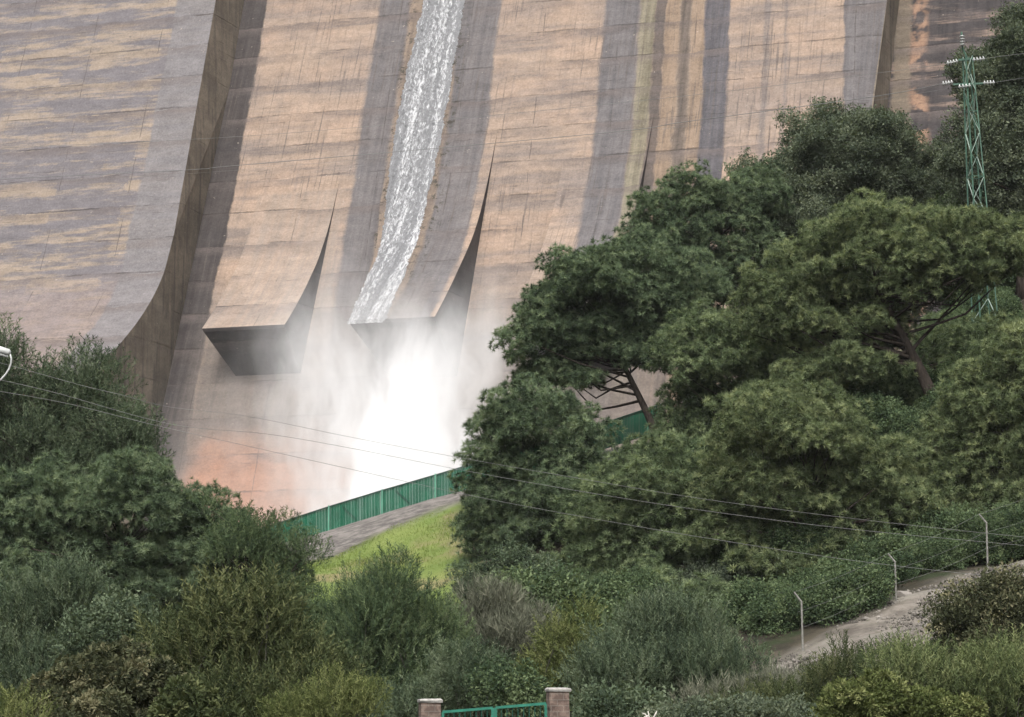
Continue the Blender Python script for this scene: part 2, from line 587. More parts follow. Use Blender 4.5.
        # rust coloured foot of the dam
        foot = k.math('MULTIPLY', k.math('SUBTRACT', 1.0, k.step(k.math('ADD', z, k.math('MULTIPLY', blot, 6.0)), 20.0, 27.0)), k.band(x, -12.5, 4.0, 1.5))
        c = k.mix(k.math('MULTIPLY', foot, 0.75), c, (0.36, 0.18, 0.11))
    elif mode == 'block':
        m = k.step(k.math('ADD', k.math('ADD', k.math('MULTIPLY', layer, 0.60), k.math('MULTIPLY', panel, 0.10)), k.math('MULTIPLY', layer2, 0.42)), 0.52, 0.64)
        m = k.math('MULTIPLY', m, k.step(blot, 0.26, 0.44))
        m = k.math('MAXIMUM', m, k.math('MULTIPLY', k.step(layer2, 0.60, 0.68), 0.7))
        c = k.mix(m, k.mix(layer2, (0.114, 0.107, 0.114), (0.164, 0.151, 0.154)), k.mix(layer2, (0.205, 0.172, 0.142), (0.285, 0.228, 0.172)))
        c = k.mix(k.math('MULTIPLY', k.math('SUBTRACT', 1.0, k.step(z, 34.0, 38.5)), 0.75), c, k.mix(streak, (0.16, 0.138, 0.138), (0.25, 0.195, 0.162)))
        edge = k.math('MULTIPLY', k.step(sw, -21.4, -21.0), k.math('LESS_THAN', x, 0.0))
        c = k.mix(k.math('MULTIPLY', edge, 0.92), c, k.mix(streak, (0.140, 0.133, 0.137), (0.186, 0.175, 0.174)))
    elif mode == 'dark_block':
        m = k.step(k.math('ADD', k.math('MULTIPLY', layer, 0.7), k.math('MULTIPLY', layer2, 0.3)), 0.50, 0.62)
        c = k.mix(m, dark, (0.215, 0.16, 0.128))
        c = k.mix(k.math('MULTIPLY', k.step(streak, 0.5, 0.62), 0.6), c, (0.05, 0.043, 0.044))
        c = k.mix(k.math('MULTIPLY', k.band(sw, 46.9, 48.5, 0.2), 0.75), c, (0.165, 0.135, 0.10))
        c = k.mix(k.math('MULTIPLY', k.band(sw, 48.5, 50.0, 0.4), k.step(k.noise(co, 0.4, 3), 0.45, 0.55)), c, (0.25, 0.16, 0.11))
    elif mode == 'side':
        c = k.mix(k.step(blot, 0.4, 0.6), (0.140, 0.118, 0.092), (0.200, 0.168, 0.130))
        vs = k.noise(k.comb(k.math('ADD', x, y), 0.0, k.math('MULTIPLY', z, 0.06)), 1.3, 6, 0.65)
        c = k.mix(k.math('MULTIPLY', k.step(vs, 0.48, 0.66), 0.7), c, (0.07, 0.06, 0.052))
        c = k.mix(k.math('MULTIPLY', k.step(vs, 0.42, 0.30), 0.5), c, (0.29, 0.235, 0.18))
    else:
        c = k.mix(k.step(blot, 0.35, 0.65), (0.036, 0.031, 0.031), (0.066, 0.057, 0.054))  # near-black: wet tone with the shade of the soffits painted in
    under = k.math('FRACT', k.math('DIVIDE', k.math('ADD', z, k.math('MULTIPLY', k.math('SUBTRACT', layer2, 0.5), 1.2)), 3.4))
    c = k.mix(k.math('MULTIPLY', k.math('MULTIPLY', k.step(under, 0.62, 1.0), k.step(k.noise(co, 0.18, 4, 0.6, mul=(0.5, 1, 1)), 0.40, 0.58)), 0.62 if mode != 'side' else 0.2), c, (0.12, 0.10, 0.092))
    c = k.mix(k.math('MULTIPLY', lines, 0.75 if mode != 'side' else 0.15), c, (0.06, 0.05, 0.046))
    speck = k.step(k.noise(co, 1.9, 3, 0.6), 0.70, 0.74)
    c = k.mix(k.math('MULTIPLY', speck, 0.55), c, (0.09, 0.08, 0.07))
    pale = k.step(k.noise(co, 2.6, 2, 0.6), 0.72, 0.76)
    c = k.mix(k.math('MULTIPLY', pale, 0.5), c, (0.38, 0.33, 0.28))
    mott = k.noise(co, 0.9, 6, 0.7, mul=(0.6, 1, 1.3))
    c = k.mix(0.6, c, k.mix(1.0, c, k.ramp(k.math('ADD', k.math('MULTIPLY', grain, 0.55), k.math('MULTIPLY', mott, 0.45)), (0.32, 0.35), (0.68, 1.65)), 'MULTIPLY'))
    c = k.mix(1.0, c, (0.80, 0.79, 0.80), 'MULTIPLY')
    h = k.math('SUBTRACT', k.math('ADD', k.math('MULTIPLY', layer2, 0.5), k.math('MULTIPLY', grain, 0.3)), lines)
    k.principled(c, 0.9, k.bump(h, 0.6, 0.08), 0.2)
    return k.m


M_SPILL = concrete("spillway_concrete", 'spill')
M_BLOCK = concrete("block_concrete", 'block')
M_DARKB = concrete("dark_block_concrete", 'dark_block')
M_SIDE = concrete("side_wall_concrete", 'side')
M_WET_SHADE = concrete("wet_shaded_concrete", 'wet')  # bucket undersides and sides: damp concrete, shade included in the colour


def prism(profile, sl, sr, n_s=1, mats=(0, 1), side_mi=1, face_n=None):
    """closed solid: profile [(q, z)...] (downstream face first, top to bottom) swept from sl(z) to sr(z)"""
    mb = MB()
    N = len(profile)
    ring = lambda f: [(f(z), -q, z) for q, z in profile]
    for j in range(n_s):
        a, b = j / n_s, (j + 1) / n_s
        for i in range(N):
            q0, z0 = profile[i]
            q1, z1 = profile[(i + 1) % N]
            L0, R0, L1, R1 = sl(z0), sr(z0), sl(z1), sr(z1)
            mi = 0 if (face_n is None or i < face_n) else side_mi
            mb.poly([(L0 + (R0 - L0) * a, -q0, z0), (L1 + (R1 - L1) * a, -q1, z1), (L1 + (R1 - L1) * b, -q1, z1), (L0 + (R0 - L0) * b, -q0, z0)], mi)
    mb.poly(ring(sl)[::-1], side_mi)
    mb.poly(ring(sr), side_mi)
    return mb


def lerp_tab(tab):
    zs = [t[0] for t in tab][::-1]
    vs = [t[1] for t in tab][::-1]
    return lambda z: float(np.interp(z, zs, vs))


def smooth_tab(tab, n=40):
    """densify a (z, value) table with a monotone-ish spline"""
    z = np.array([t[0] for t in tab], float)
    v = np.array([t[1] for t in tab], float)
    zz = np.linspace(z[0], z[-1], n)
    vv = np.interp(zz[::-1], z[::-1], v[::-1])[::-1]
    for _ in range(6):
        vv[1:-1] = (vv[:-2] + 2 * vv[1:-1] + vv[2:]) / 4
    return list(zip(zz, vv))


CREST = 82.0
# main overflow body
prof = [(face_q(z), z) for z in np.linspace(CREST, -8, 10)] + [(-32, -8), (-32, CREST)]
add("spillway_face", prism(prof, lambda z: -19.5, lerp_tab([(82, 48.2), (61.5, 46.87), (51.8, 46.2), (20, 45), (-8, 45)]), face_n=9, side_mi=1).mesh("spillway_face", [M_SPILL, M_SIDE]), dam)
# non-overflow block on the left, flaring out to its own bucket
A_FL = smooth_tab([(41, 0), (37.1, 0.15), (34.7, 1.1), (32.35, 2.6), (30, 4.7), (28.0, 6.9), (26.5, 8.7)])
A_OFF = 6.0
prof = [(face_q(CREST) + A_OFF, CREST)] + [(face_q(z) + A_OFF + o, z) for z, o in A_FL]
zl, ol = A_FL[-1]
prof += [(face_q(zl) + A_OFF + ol - 0.25, zl - 0.45), (face_q(17) + 1.2, 17), (face_q(-8) + 1.2, -8), (-30, -8), (-30, CREST)]
a_sr = lerp_tab([(82, -18.6), (66, -17.7), (53.5, -16.75), (41, -16.05), (-8, -15.9)])
add("non_overflow_block", prism(prof, lambda z: -130.0, a_sr, face_n=len(A_FL), side_mi=1).mesh("left_block", [M_BLOCK, M_SIDE]), dam)
# darker block on the right, set back
prof = [(face_q(CREST) - 5, CREST), (face_q(-8) - 5, -8), (-30, -8), (-30, CREST)]
ob = add("non_overflow_block", prism(prof, lambda z: 44.0, lambda z: 125.0, face_n=1).mesh("right_block", [M_DARKB, M_SIDE]), dam)
ob['label'] = "dark streaked concrete block set back behind the spillway edge"
# crest wall
mb = MB()
mb.box((-2, SL * (CREST - ZR) + 3.2, CREST + 0.6), (250, 5.0, 1.2))
add("crest_wall", mb.mesh("crest_wall", M_BLOCK), dam)


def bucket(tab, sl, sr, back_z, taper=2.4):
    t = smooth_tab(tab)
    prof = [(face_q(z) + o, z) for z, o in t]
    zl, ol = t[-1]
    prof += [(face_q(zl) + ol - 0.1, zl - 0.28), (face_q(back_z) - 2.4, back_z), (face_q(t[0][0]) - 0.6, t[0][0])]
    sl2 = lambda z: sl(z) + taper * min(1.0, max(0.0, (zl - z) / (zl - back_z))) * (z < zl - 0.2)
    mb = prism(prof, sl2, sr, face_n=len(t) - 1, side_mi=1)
    return add("flip_bucket", mb.mesh("flip_bucket", [M_SPILL, M_WET_SHADE]), dam)


cst = lambda v: (lambda z: v)
B_TAB = [(47, .02), (44, .16), (42, .30), (38.5, 1.2), (35.5, 2.75), (33.5, 4.0), (31.75, 5.36)]
C_TAB = [(51, .015), (46, .35), (42.2, .97), (39.6, 1.93), (35.6, 4.5), (33.3, 6.1), (31.4, 7.6)]
D_TAB = [(52, .015), (46, .35), (42.2, .97), (39.6, 1.85), (35.6, 4.0), (33.3, 5.3), (31.0, 6.6)]
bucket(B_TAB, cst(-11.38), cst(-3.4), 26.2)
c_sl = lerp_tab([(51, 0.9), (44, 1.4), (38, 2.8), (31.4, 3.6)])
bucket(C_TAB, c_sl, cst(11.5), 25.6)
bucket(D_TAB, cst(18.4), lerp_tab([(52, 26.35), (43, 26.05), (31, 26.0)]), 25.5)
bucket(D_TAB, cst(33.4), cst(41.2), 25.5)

# water running down the middle chute and off its lip
c_off = {}
ct = smooth_tab(C_TAB)
cz, cv = np.array([a for a, _ in ct])[::-1], np.array([b for _, b in ct])[::-1]
NS, NZ = 46, 520
zl = C_TAB[-1][0]
path = [(face_q(z) + (float(np.interp(z, cz, cv)) if z < 51 else 0.0), z) for z in np.linspace(CREST, zl, 420)]
q0, z0 = path[-1]
dq, dz = q0 - path[-8][0], z0 - path[-8][1]
L = math.hypot(dq, dz)
vq, vz = 2.2 * dq / L, 2.2 * dz / L
for i in range(1, 9):
    t = i * 0.02
    path.append((q0 + vq * t, z0 + vz * t - 4.9 * t * t))
path = np.array(path)
wl = lerp_tab([(82, 0.6), (66, 1.6), (55, 1.67), (45.6, 1.70), (40, 2.6), (35, 3.1), (31.4, 3.65), (0, 3.2)])
wr = lerp_tab([(82, 5.6), (66, 5.9), (55, 5.95), (45, 5.85), (40, 6.3), (35, 6.6), (31.4, 7.2), (30.9, 6.7), (30.0, 6.2), (28, 4.2), (0, 4.0)])
V = []
jag = np.cumsum(rng.normal(0, 0.06, (2, len(path))), axis=1) + rng.normal(0, 0.10, (2, len(path)))
jag -= np.linspace(0, 1, len(path)) * jag[:, -1:]
for i, (q, z) in enumerate(path):
    for j in range(NS):
        u = j / (NS - 1)
        s = wl(z) + jag[0, i] * 0.5 + (wr(z) - wl(z) + (jag[1, i] - jag[0, i]) * 0.5) * u
        edge = min(1.0, 5 * min(u, 1 - u))
        V.append((s, -(q + 0.03 + edge * (0.10 + 0.14 * rng.random() + 0.12 * math.sin(u * 17 + i * 0.05) ** 2)), z))
V = np.array(V)
ii = np.arange(len(path) * NS).reshape(len(path), NS)
WF = np.stack([ii[:-1, :-1], ii[1:, :-1], ii[1:, 1:], ii[:-1, 1:]], -1).reshape(-1, 4)
k = NT("white_water")
co = k.coord()
x, y, z = k.sep(co)
f1 = k.noise(k.comb(x, 0.0, k.math('MULTIPLY', z, 0.35)), 4.5, 6, 0.78, dist=0.8)
f2 = k.noise(k.comb(x, 0.0, k.math('MULTIPLY', z, 0.03)), 1.1, 5, 0.6)
foam = k.step(k.math('ADD', f1, k.math('MULTIPLY', k.math('SUBTRACT', f2, 0.5), 0.55)), 0.47, 0.66)
c = k.mix(foam, (0.13, 0.132, 0.138), (0.45, 0.455, 0.465))
k.principled(c, 0.45, k.bump(f1, 0.9, 0.15), 0.4)
wat = add("water", np_mesh("falling_water", V, WF, k.m, smooth=False))
wat.location = dam.location
wat.rotation_euler = dam.rotation_euler
tag(wat, kind='structure')

# ------------------------------------------------------------------ spray cloud over the plunge pool
def spray():
    c0 = P(395, 430, 198)
    ext = (26, 21, 24)
    mb = MB()
    # rounded box hull
    import itertools
    for lat in range(12):
        for lon in range(24):
            def pt(a, b):
                th = math.pi * a / 12
                ph = 2 * math.pi * b / 24
                v = Vector((math.sin(th) * math.cos(ph), math.sin(th) * math.sin(ph), math.cos(th)))
                return (v.x * ext[0], v.y * ext[1], v.z * ext[2])
            q = [pt(lat, lon), pt(lat + 1, lon), pt(lat + 1, lon + 1), pt(lat, lon + 1)]
            if lat == 0:
                q = q[:3] if False else [q[0], q[1], q[2]]
            elif lat == 11:
                q = [q[0], q[1], q[3]]
            mb.poly(q)
    me = mb.mesh("spray_mist", bpy.data.materials.get("none") or [])
    import bmesh
    bm = bmesh.new()
    bm.from_mesh(me)
    bmesh.ops.remove_doubles(bm, verts=bm.verts, dist=1e-4)
    bmesh.ops.recalc_face_normals(bm, faces=bm.faces)
    bm.to_mesh(me)
    bm.free()
    k = NT("spray")
    co = k.coord()
    wn_ = k.n("TexNoise")
    k.put(wn_.inputs['Vector'], co)
    wn_.inputs['Scale'].default_value = 0.18
    wn_.inputs['Detail'].default_value = 5
    warp = k.vmath('MULTIPLY', k.vmath('SUBTRACT', wn_.outputs['Color'], (0.5, 0.5, 0.5)), (6.0, 6.0, 6.0))
    cw = k.vmath('ADD', co, warp)
    total = None
    # lobes: pixel, distance, radii (m), density
    for px, py, D, rad, amp in LOBES:
        p = P(px, py, D) - c0
        d = k.vmath('DIVIDE', k.vmath('SUBTRACT', cw, tuple(p)), rad)
        e = k.math('MULTIPLY', k.math('EXPONENT', k.math('MULTIPLY', k.vmath('DOT_PRODUCT', d, d), -1.0)), amp)
        total = e if total is None else k.math('ADD', total, e)
    nz = k.noise(cw, 0.24, 6, 0.65, mul=(2.0, 1, 0.32))
    dens = k.math('MULTIPLY', total, k.math('MULTIPLY', k.step(nz, 0.34, 0.62), 1.25))
    # fade to nothing before the hull
    r = k.vmath('LENGTH', k.vmath('DIVIDE', co, ext))
    dens = k.math('MULTIPLY', dens, k.math('SUBTRACT', 1.0, k.step(r, 0.7, 0.98)))
    pv = k.n("VolumePrincipled")
    pv.inputs['Color'].default_value = (0.984, 0.985, 0.988, 1)
    pv.inputs['Anisotropy'].default_value = 0.0
    k.t.links.new(dens, pv.inputs['Density'])
    k.t.links.new(pv.outputs[0], k.out.inputs['Volume'])
    k.m.cycles.homogeneous_volume = False
    me.materials.clear()
    me.materials.append(k.m)
    o = add("spray_mist", me, None, c0)
    tag(o, "white spray cloud boiling up from the plunge pool behind the green fence", "spray", kind='stuff')


LOBES = [
    (412, 440, 196, (3.5, 5, 4.8), 0.30),
    (406, 500, 193, (4.5, 5, 4.4), 0.36),
    (398, 550, 189, (4.9, 6, 3.8), 0.42),
    (438, 385, 199, (3.2, 4, 3.8), 0.13),
    (385, 405, 200, (4.8, 5, 5.4), 0.11),
    (320, 430, 200, (4.0, 6, 9.0), 0.085),
    (305, 370, 204, (3.0, 4, 3.6), 0.040),
    (475, 370, 203, (4.0, 5, 5.2), 0.055),
    (400, 335, 204, (9, 6, 3.2), 0.040),
    (240, 490, 198, (7, 7, 6.5), 0.013),
]
spray()
#@@VEG
# ------------------------------------------------------------------ foliage
def unit(v):
    return v / (np.linalg.norm(v, axis=-1, keepdims=True) + 1e-9)


def tri_along(p, d, ln, w, r):
    """triangles: base at p, tip at p + d*ln, base width w"""
    side = unit(np.cross(d, unit(r.normal(size=d.shape))))
    return np.stack([p - side * w[:, None] / 2, p + side * w[:, None] / 2, p + d * ln[:, None]], 1)


def kite(p, d, ln, w, r):
    """leaf: a triangle widest at its far half"""
    side = unit(np.cross(d, unit(r.normal(size=d.shape))))
    m = p + d * (ln * 0.75)[:, None]
    return np.stack([p, m - side * w[:, None] / 2, m + side * w[:, None] / 2 + d * (ln * 0.25)[:, None]], 1)


def tpl_tuft(r, K=30):
    """needle rosette at the tip of a twig, axis +Z, unit size"""
    a = r.random(K) * 2 * np.pi
    th = np.arccos(1 - r.random(K) * 1.35)
    d = np.stack([np.sin(th) * np.cos(a), np.sin(th) * np.sin(a), np.cos(th)], 1)
    return tri_along(np.zeros((K, 3)) + d * 0.05, d, 0.75 + 0.35 * r.random(K), np.full(K, 0.115), r)


def tpl_spray(r, K=20):
    """small broad leaves round a twig end"""
    p = r.normal(size=(K, 3)) * 0.36
    d = unit(r.normal(size=(K, 3)) + np.array([0, 0, 0.5]))
    return kite(p, d, 0.30 + 0.16 * r.random(K), 0.19 + 0.08 * r.random(K), r)


def tpl_shoot(r, K=16):
    """upright feathery shoot, leaves along a stem"""
    t = np.linspace(0.05, 0.95, K)
    bend = r.normal(size=2) * 0.18
    p = np.stack([bend[0] * t ** 2, bend[1] * t ** 2, t], 1)
    a = np.arange(K) * 2.4 + r.random(K)
    d = unit(np.stack([np.cos(a) * 0.75, np.sin(a) * 0.75, np.full(K, 0.75)], 1))
    return tri_along(p, d, (0.30 - 0.14 * t) * (0.8 + 0.4 * r.random(K)), np.full(K, 0.055), r)


def tpl_wisp(r, K=15):
    """pine shoot: needles brushing along a rising twig"""
    t = np.concatenate([np.linspace(0.1, 0.9, K - 4), np.full(4, 0.9)])
    bend = r.normal(size=2) * 0.2
    p = np.stack([bend[0] * t ** 2, bend[1] * t ** 2, t], 1)
    a = r.random(K) * 6.28
    d = unit(np.stack([np.cos(a) * 0.7, np.sin(a) * 0.7, 0.35 + 0.7 * r.random(K)], 1))
    return tri_along(p, d, 0.34 * (0.7 + 0.5 * r.random(K)), np.full(K, 0.06), r)


def tpl_twig(r, K=9):
    """bare branching twigs with a few dry leaves"""
    t = r.random(K) * 0.6
    p = np.stack([np.zeros(K), np.zeros(K), t], 1)
    d = unit(np.stack([r.normal(size=K) * 0.45, r.normal(size=K) * 0.45, np.ones(K)], 1))
    return tri_along(p, d, 0.3 + 0.5 * r.random(K), np.full(K, 0.035), r)


def tpl_pom(r, K=16):
    """round rosette of blunt leaves"""
    a = r.random(K) * 2 * np.pi
    th = np.arccos(1 - r.random(K) * 1.2)
    d = np.stack([np.sin(th) * np.cos(a), np.sin(th) * np.sin(a), np.cos(th)], 1)
    return kite(d * 0.15, d, 0.65 + 0.3 * r.random(K), np.full(K, 0.30), r)


TPL_F = {'tuft': tpl_tuft, 'spray': tpl_spray, 'shoot': tpl_shoot, 'wisp': tpl_wisp, 'twig': tpl_twig, 'pom': tpl_pom}
TPL = {n: [f(np.random.default_rng(100 + i)) for i in range(7)] for n, f in TPL_F.items()}

#        template  size  pad radius   spacing  up-bias  inner  pad flatness
KIND = {
    'pine':    ('tuft',  0.245, (0.28, 0.80), 0.34, 0.60, 0.08, 0.74),
    'wispy':   ('wisp',  0.50, (0.40, 0.85), 0.31, 1.30, 0.15, 0.85),
    'oak':     ('spray', 0.42, (0.30, 0.85), 0.36, 0.40, 0.12, 0.85),
    'feather': ('shoot', 0.55, (0.45, 0.80), 0.23, 1.30, 0.20, 1.00),
    'bare':    ('twig',  0.60, (0.45, 0.80), 0.21, 1.10, 0.25, 1.00),
    'pom':     ('pom',   0.13, (0.22, 0.42), 0.105, 0.50, 0.15, 0.85),
    'bushy':   ('spray', 0.27, (0.30, 0.6), 0.23, 0.40, 0.20, 0.90),
}

GREENS = {
    'pine':    leaf_mat("pine_needles", (0.044, 0.062, 0.036), (0.130, 0.174, 0.096), (0.240, 0.290, 0.160), 0.36),
    'pineblue': leaf_mat("blue_pine_needles", (0.040, 0.058, 0.038), (0.118, 0.164, 0.098), (0.222, 0.276, 0.166), 0.36),
    'pineyel': leaf_mat("yellow_pine_needles", (0.046, 0.062, 0.034), (0.136, 0.174, 0.092), (0.255, 0.292, 0.155), 0.36),
    'fresh':   leaf_mat("fresh_shrub_leaves", (0.044, 0.060, 0.030), (0.100, 0.128, 0.056), (0.185, 0.208, 0.098)),
    'oak':     leaf_mat("oak_leaves", (0.046, 0.060, 0.044), (0.098, 0.122, 0.082), (0.172, 0.196, 0.134), 0.35),
    'olive':   leaf_mat("olive_leaves", (0.028, 0.037, 0.019), (0.064, 0.080, 0.037), (0.125, 0.136, 0.064)),
    'green':   leaf_mat("shrub_leaves", (0.036, 0.056, 0.033), (0.080, 0.116, 0.060), (0.145, 0.186, 0.096), 0.3),
    'yellow':  leaf_mat("yellow_shrub_leaves", (0.046, 0.060, 0.022), (0.100, 0.122, 0.045), (0.185, 0.200, 0.085)),
    'brown':   leaf_mat("brown_shrub_leaves", (0.034, 0.040, 0.024), (0.078, 0.086, 0.048), (0.175, 0.164, 0.098)),
    'grey':    leaf_mat("dry_twigs", (0.052, 0.058, 0.042), (0.112, 0.120, 0.086), (0.195, 0.196, 0.145), 0.1),
    'teal':    leaf_mat("grey_green_leaves", (0.038, 0.054, 0.036), (0.084, 0.114, 0.070), (0.150, 0.182, 0.116), 0.3),
}
BARK = bark_mat("pine_bark", (0.016, 0.013, 0.011), (0.045, 0.036, 0.030))
BARKG = bark_mat("grey_bark", (0.030, 0.030, 0.024), (0.075, 0.072, 0.058))


def scatter(tpl, C, Dn, sc, tint, r):
    """copies of the templates, +Z turned to Dn"""
    vs, ts = [], []
    which = r.integers(0, len(tpl), len(C))
    rv = unit(r.normal(size=C.shape))
    X = unit(np.cross(Dn, rv))
    Y = np.cross(Dn, X)
    R = np.stack([X, Y, Dn], 2)
    for w in range(len(tpl)):
        m = which == w
        if not m.any():
            continue
        T = tpl[w].reshape(-1, 3)
        v = np.einsum('nij,kj->nki', R[m], T) * sc[m][:, None, None] + C[m][:, None, :]
        vs.append(v.reshape(-1, 3))
        tt = tint[m][:, None] + (r.random((m.sum(), len(tpl[w]))) - 0.5) * 0.10
        ts.append(np.repeat(tt.ravel(), 3))
    return np.concatenate(vs), np.clip(np.concatenate(ts), 0, 1)


def lobes_to_pads(lobes, prad, r, fill=1.0):
    """lobes: (centre, (rx, ry, rz)) -> pads (centre, radius) spread through the outer volume of the lobes"""
    pads = []
    for c, rad in lobes:
        rad = np.array(rad)
        ph = r.random(3) * 6.28
        pr = 0.5 * (prad[0] + prad[1])
        area = 4 * np.pi * (((rad[0] * rad[1]) ** 1.6 + (rad[0] * rad[2]) ** 1.6 + (rad[1] * rad[2]) ** 1.6) / 3) ** (1 / 1.6)
        n = max(3, int(fill * 1.5 * area / (np.pi * pr * pr)))
        tries = 0
        got = 0
        while got < n and tries < n * 12:
            tries += 1
            d = unit(r.normal(size=3))
            if d[2] < -0.75:
                continue
            wv = 0.92 + 0.26 * math.sin(3.1 * d[0] + ph[0]) * math.sin(2.7 * d[2] + ph[1]) + 0.16 * math.sin(6.3 * d[1] + 5.2 * d[2] + ph[2])
            p = c + d * wv * np.maximum(rad - pr * 0.55, rad * 0.35) * (0.62 + 0.50 * r.random() ** 0.7 if r.random() < 0.8 else r.random() * 0.65)
            q = prad[0] + (prad[1] - prad[0]) * r.random()
            if any((p - o) @ (p - o) < (0.58 * q + 0.3 * s) ** 2 for o, s in pads[-220:]):
                continue
            pads.append((p, q))
            got += 1
    return pads


PLANT_N = [0, 0]


def plant(name, kind, green, D, lobes_px, label, cat, base=None, group=None, bark=None, fill=1.0, dens=1.0, size=1.0, trunk_r=None, limbs=True, seed=None, at=None):
    r = np.random.default_rng(1000 + PLANT_N[0] if seed is None else seed)
    PLANT_N[0] += 1
    tname, tsz, prad, spc, up, inner, flat = KIND[kind]
    tsz, spc = tsz * size, spc * size
    prad = (prad[0] * size, prad[1] * size)
    m_px = D / FPX
    lobes = []
    for i, (px, py, rx, ry) in enumerate(lobes_px):
        dy = (r.random() - 0.5) * rx * m_px * 0.9 + (0.0 if i == 0 else 0.1)
        c = P(px, py, D + dy)
        lobes.append((np.array(c), (rx * m_px, rx * m_px * 0.85, ry * m_px)))
    L0 = np.mean([l[0] for l in lobes], axis=0)
    bx = P(base[0], base[1], D).x if base else L0[0]
    by = D + 0.0
    bz = gz1(bx, by) - 0.15
    org = np.array([bx, by, bz])
    pads = lobes_to_pads(lobes, prad, r, fill)
    C, N, T = [], [], []
    for p, q in pads:
        n = int(dens * (0.75 + 0.5 * r.random()) * 4 * np.pi * q * q * 0.75 / (spc * spc))
        d = unit(r.normal(size=(n * 2, 3)))
        d = d[d[:, 2] > -0.55 - 0.3 * r.random(len(d))][:n]
        rr = np.where(r.random(len(d)) < inner, 0.3 + 0.5 * r.random(len(d)), 0.82 + 0.25 * r.random(len(d)))
        sq = np.array([1, 1, flat]) * (1 + 0.15 * r.normal(size=3))
        C.append(p + d * sq * (q * rr)[:, None])
        N.append(unit(d * 0.8 + np.array([0, 0, up]) + r.normal(size=d.shape) * 0.25))
        T.append(np.clip(0.48 + 0.15 * r.normal() + 0.30 * r.normal(size=len(d)), 0, 1))
    C, N, T = np.concatenate(C), np.concatenate(N), np.concatenate(T)
    # nothing below the soil
    keep = C[:, 2] > gz(C[:, 0], C[:, 1]) + 0.03 if len(C) < 40000 else C[:, 2] > bz - 30
    C, N, T = C[keep], N[keep], T[keep]
    V, tint = scatter(TPL[tname], C - org, N, tsz * (0.75 + 0.5 * r.random(len(C))), T, r)
    F = np.arange(len(V)).reshape(-1, 3)
    PLANT_N[1] += len(F)
    root = thing(name, tuple(org), label, cat, group)
    tree = cat == 'tree'
    add("crown" if tree else "foliage", np_mesh("crown" if tree else "foliage", V, F, GREENS[green], {'tint': tint}), root)
    # trunk and limbs
    mb = MB()
    top = L0 - org
    H = max(0.5, top[2] + 0.3 * lobes[0][1][2])
    tr = trunk_r or (0.16 + 0.016 * H if tree else 0.05)
    lean = np.array([top[0], top[1], 0])
    pts, rad = [], []
    ph = r.random() * 6
    for i in range(9):
        t = i / 8
        w = 0.06 * H * math.sin(ph + 4 * t) * t * 0.5
        pts.append(lean * t ** 1.4 + np.array([w, w * 0.6, H * t]))
        rad.append(tr * (1 - 0.78 * t) + (0.35 * tr * (1 - t) ** 8))
    if tree or limbs is True:
        if tree:
            mb.tube(pts, rad, 8)
        pts = np.array(pts)
        zt = pts[:, 2]
        step = max(1, len(pads) // (64 if tree else 40))
        for p, q in pads[::step]:
            e = p - org
            if tree and e[2] < H * 0.62 and r.random() < 0.75:
                continue
            if tree:
                hz = np.clip(e[2] - 0.35 * np.linalg.norm(e[:2] - lean[:2]) - 0.4 + 0.07 * H * r.normal(), H * (0.36 + 0.2 * r.random()), H * 0.97)
                s = np.array([np.interp(hz, zt, pts[:, a]) for a in range(3)])
                r0 = np.interp(hz, zt, rad) * 0.45
            else:
                s = np.array([r.normal() * 0.15 + e[0] * 0.15, r.normal() * 0.15 + e[1] * 0.15, 0.0])
                s[2] = gz1(s[0] + org[0], s[1] + org[1]) - org[2] - 0.05
                r0 = tr * (0.6 + 0.5 * r.random())
            mid = s * 0.5 + e * 0.5 + np.array([0, 0, -0.08 * np.linalg.norm(e - s)]) + r.normal(size=3) * 0.12 * np.linalg.norm(e - s)
            if not tree:
                mid[2] += 0.1 * np.linalg.norm(e - s)
            q1 = s * 0.75 + mid * 0.25
            mb.tube([s, (s + mid) / 2 + r.normal(size=3) * 0.05, mid, (mid + e) / 2 + r.normal(size=3) * 0.05, e], [r0, r0 * 0.8, r0 * 0.62, r0 * 0.42, r0 * 0.2], 5, cap=False)
    if mb.v:
        add("trunk" if tree else "stem", mb.mesh("trunk" if tree else "stem", bark or (BARK if tree else BARKG), smooth=True), root)
    return root


PN = "pines on the right hillside"
# --- right hillside, far to near
plant("oak_tree", 'oak', 'oak', 150, [(850, 160, 72, 58), (905, 200, 62, 66), (800, 215, 58, 60), (850, 275, 85, 55), (780, 280, 55, 45)],
      "broad dark evergreen oak on the skyline of the slope against the dam's right side", "tree")
plant("oak_tree", 'oak', 'oak', 143, [(1003, 85, 42, 48), (1040, 45, 48, 52), (985, 160, 38, 58), (1020, 215, 50, 50), (1045, 140, 45, 60)],
      "dark broadleaf tree behind the lattice pylon, highest up the slope", "tree")
plant("oak_tree", 'oak', 'green', 147, [(1000, 290, 65, 62), (960, 240, 45, 40), (1050, 320, 50, 60)],
      "dull green tree filling the hollow behind the foot of the lattice pylon", "tree")
plant("pine_tree", 'pine', 'pineblue', 146, [(690, 205, 50, 36), (655, 250, 38, 42), (735, 240, 52, 58), (690, 290, 55, 40), (752, 200, 36, 34)],
      "blue green pine poking up between dark oak and dam face", "tree", group=PN)
plant("pine_tree", 'pine', 'pineblue', 133, [(595, 280, 62, 38), (545, 335, 44, 42), (655, 285, 58, 55), (600, 335, 50, 38), (640, 330, 40, 30), (550, 372, 42, 18), (575, 378, 32, 16), (565, 300, 40, 40), (640, 350, 38, 28)],
      "dark pine leaning over the spray, bare branches under its crown", "tree", base=(668, 440), group=PN)
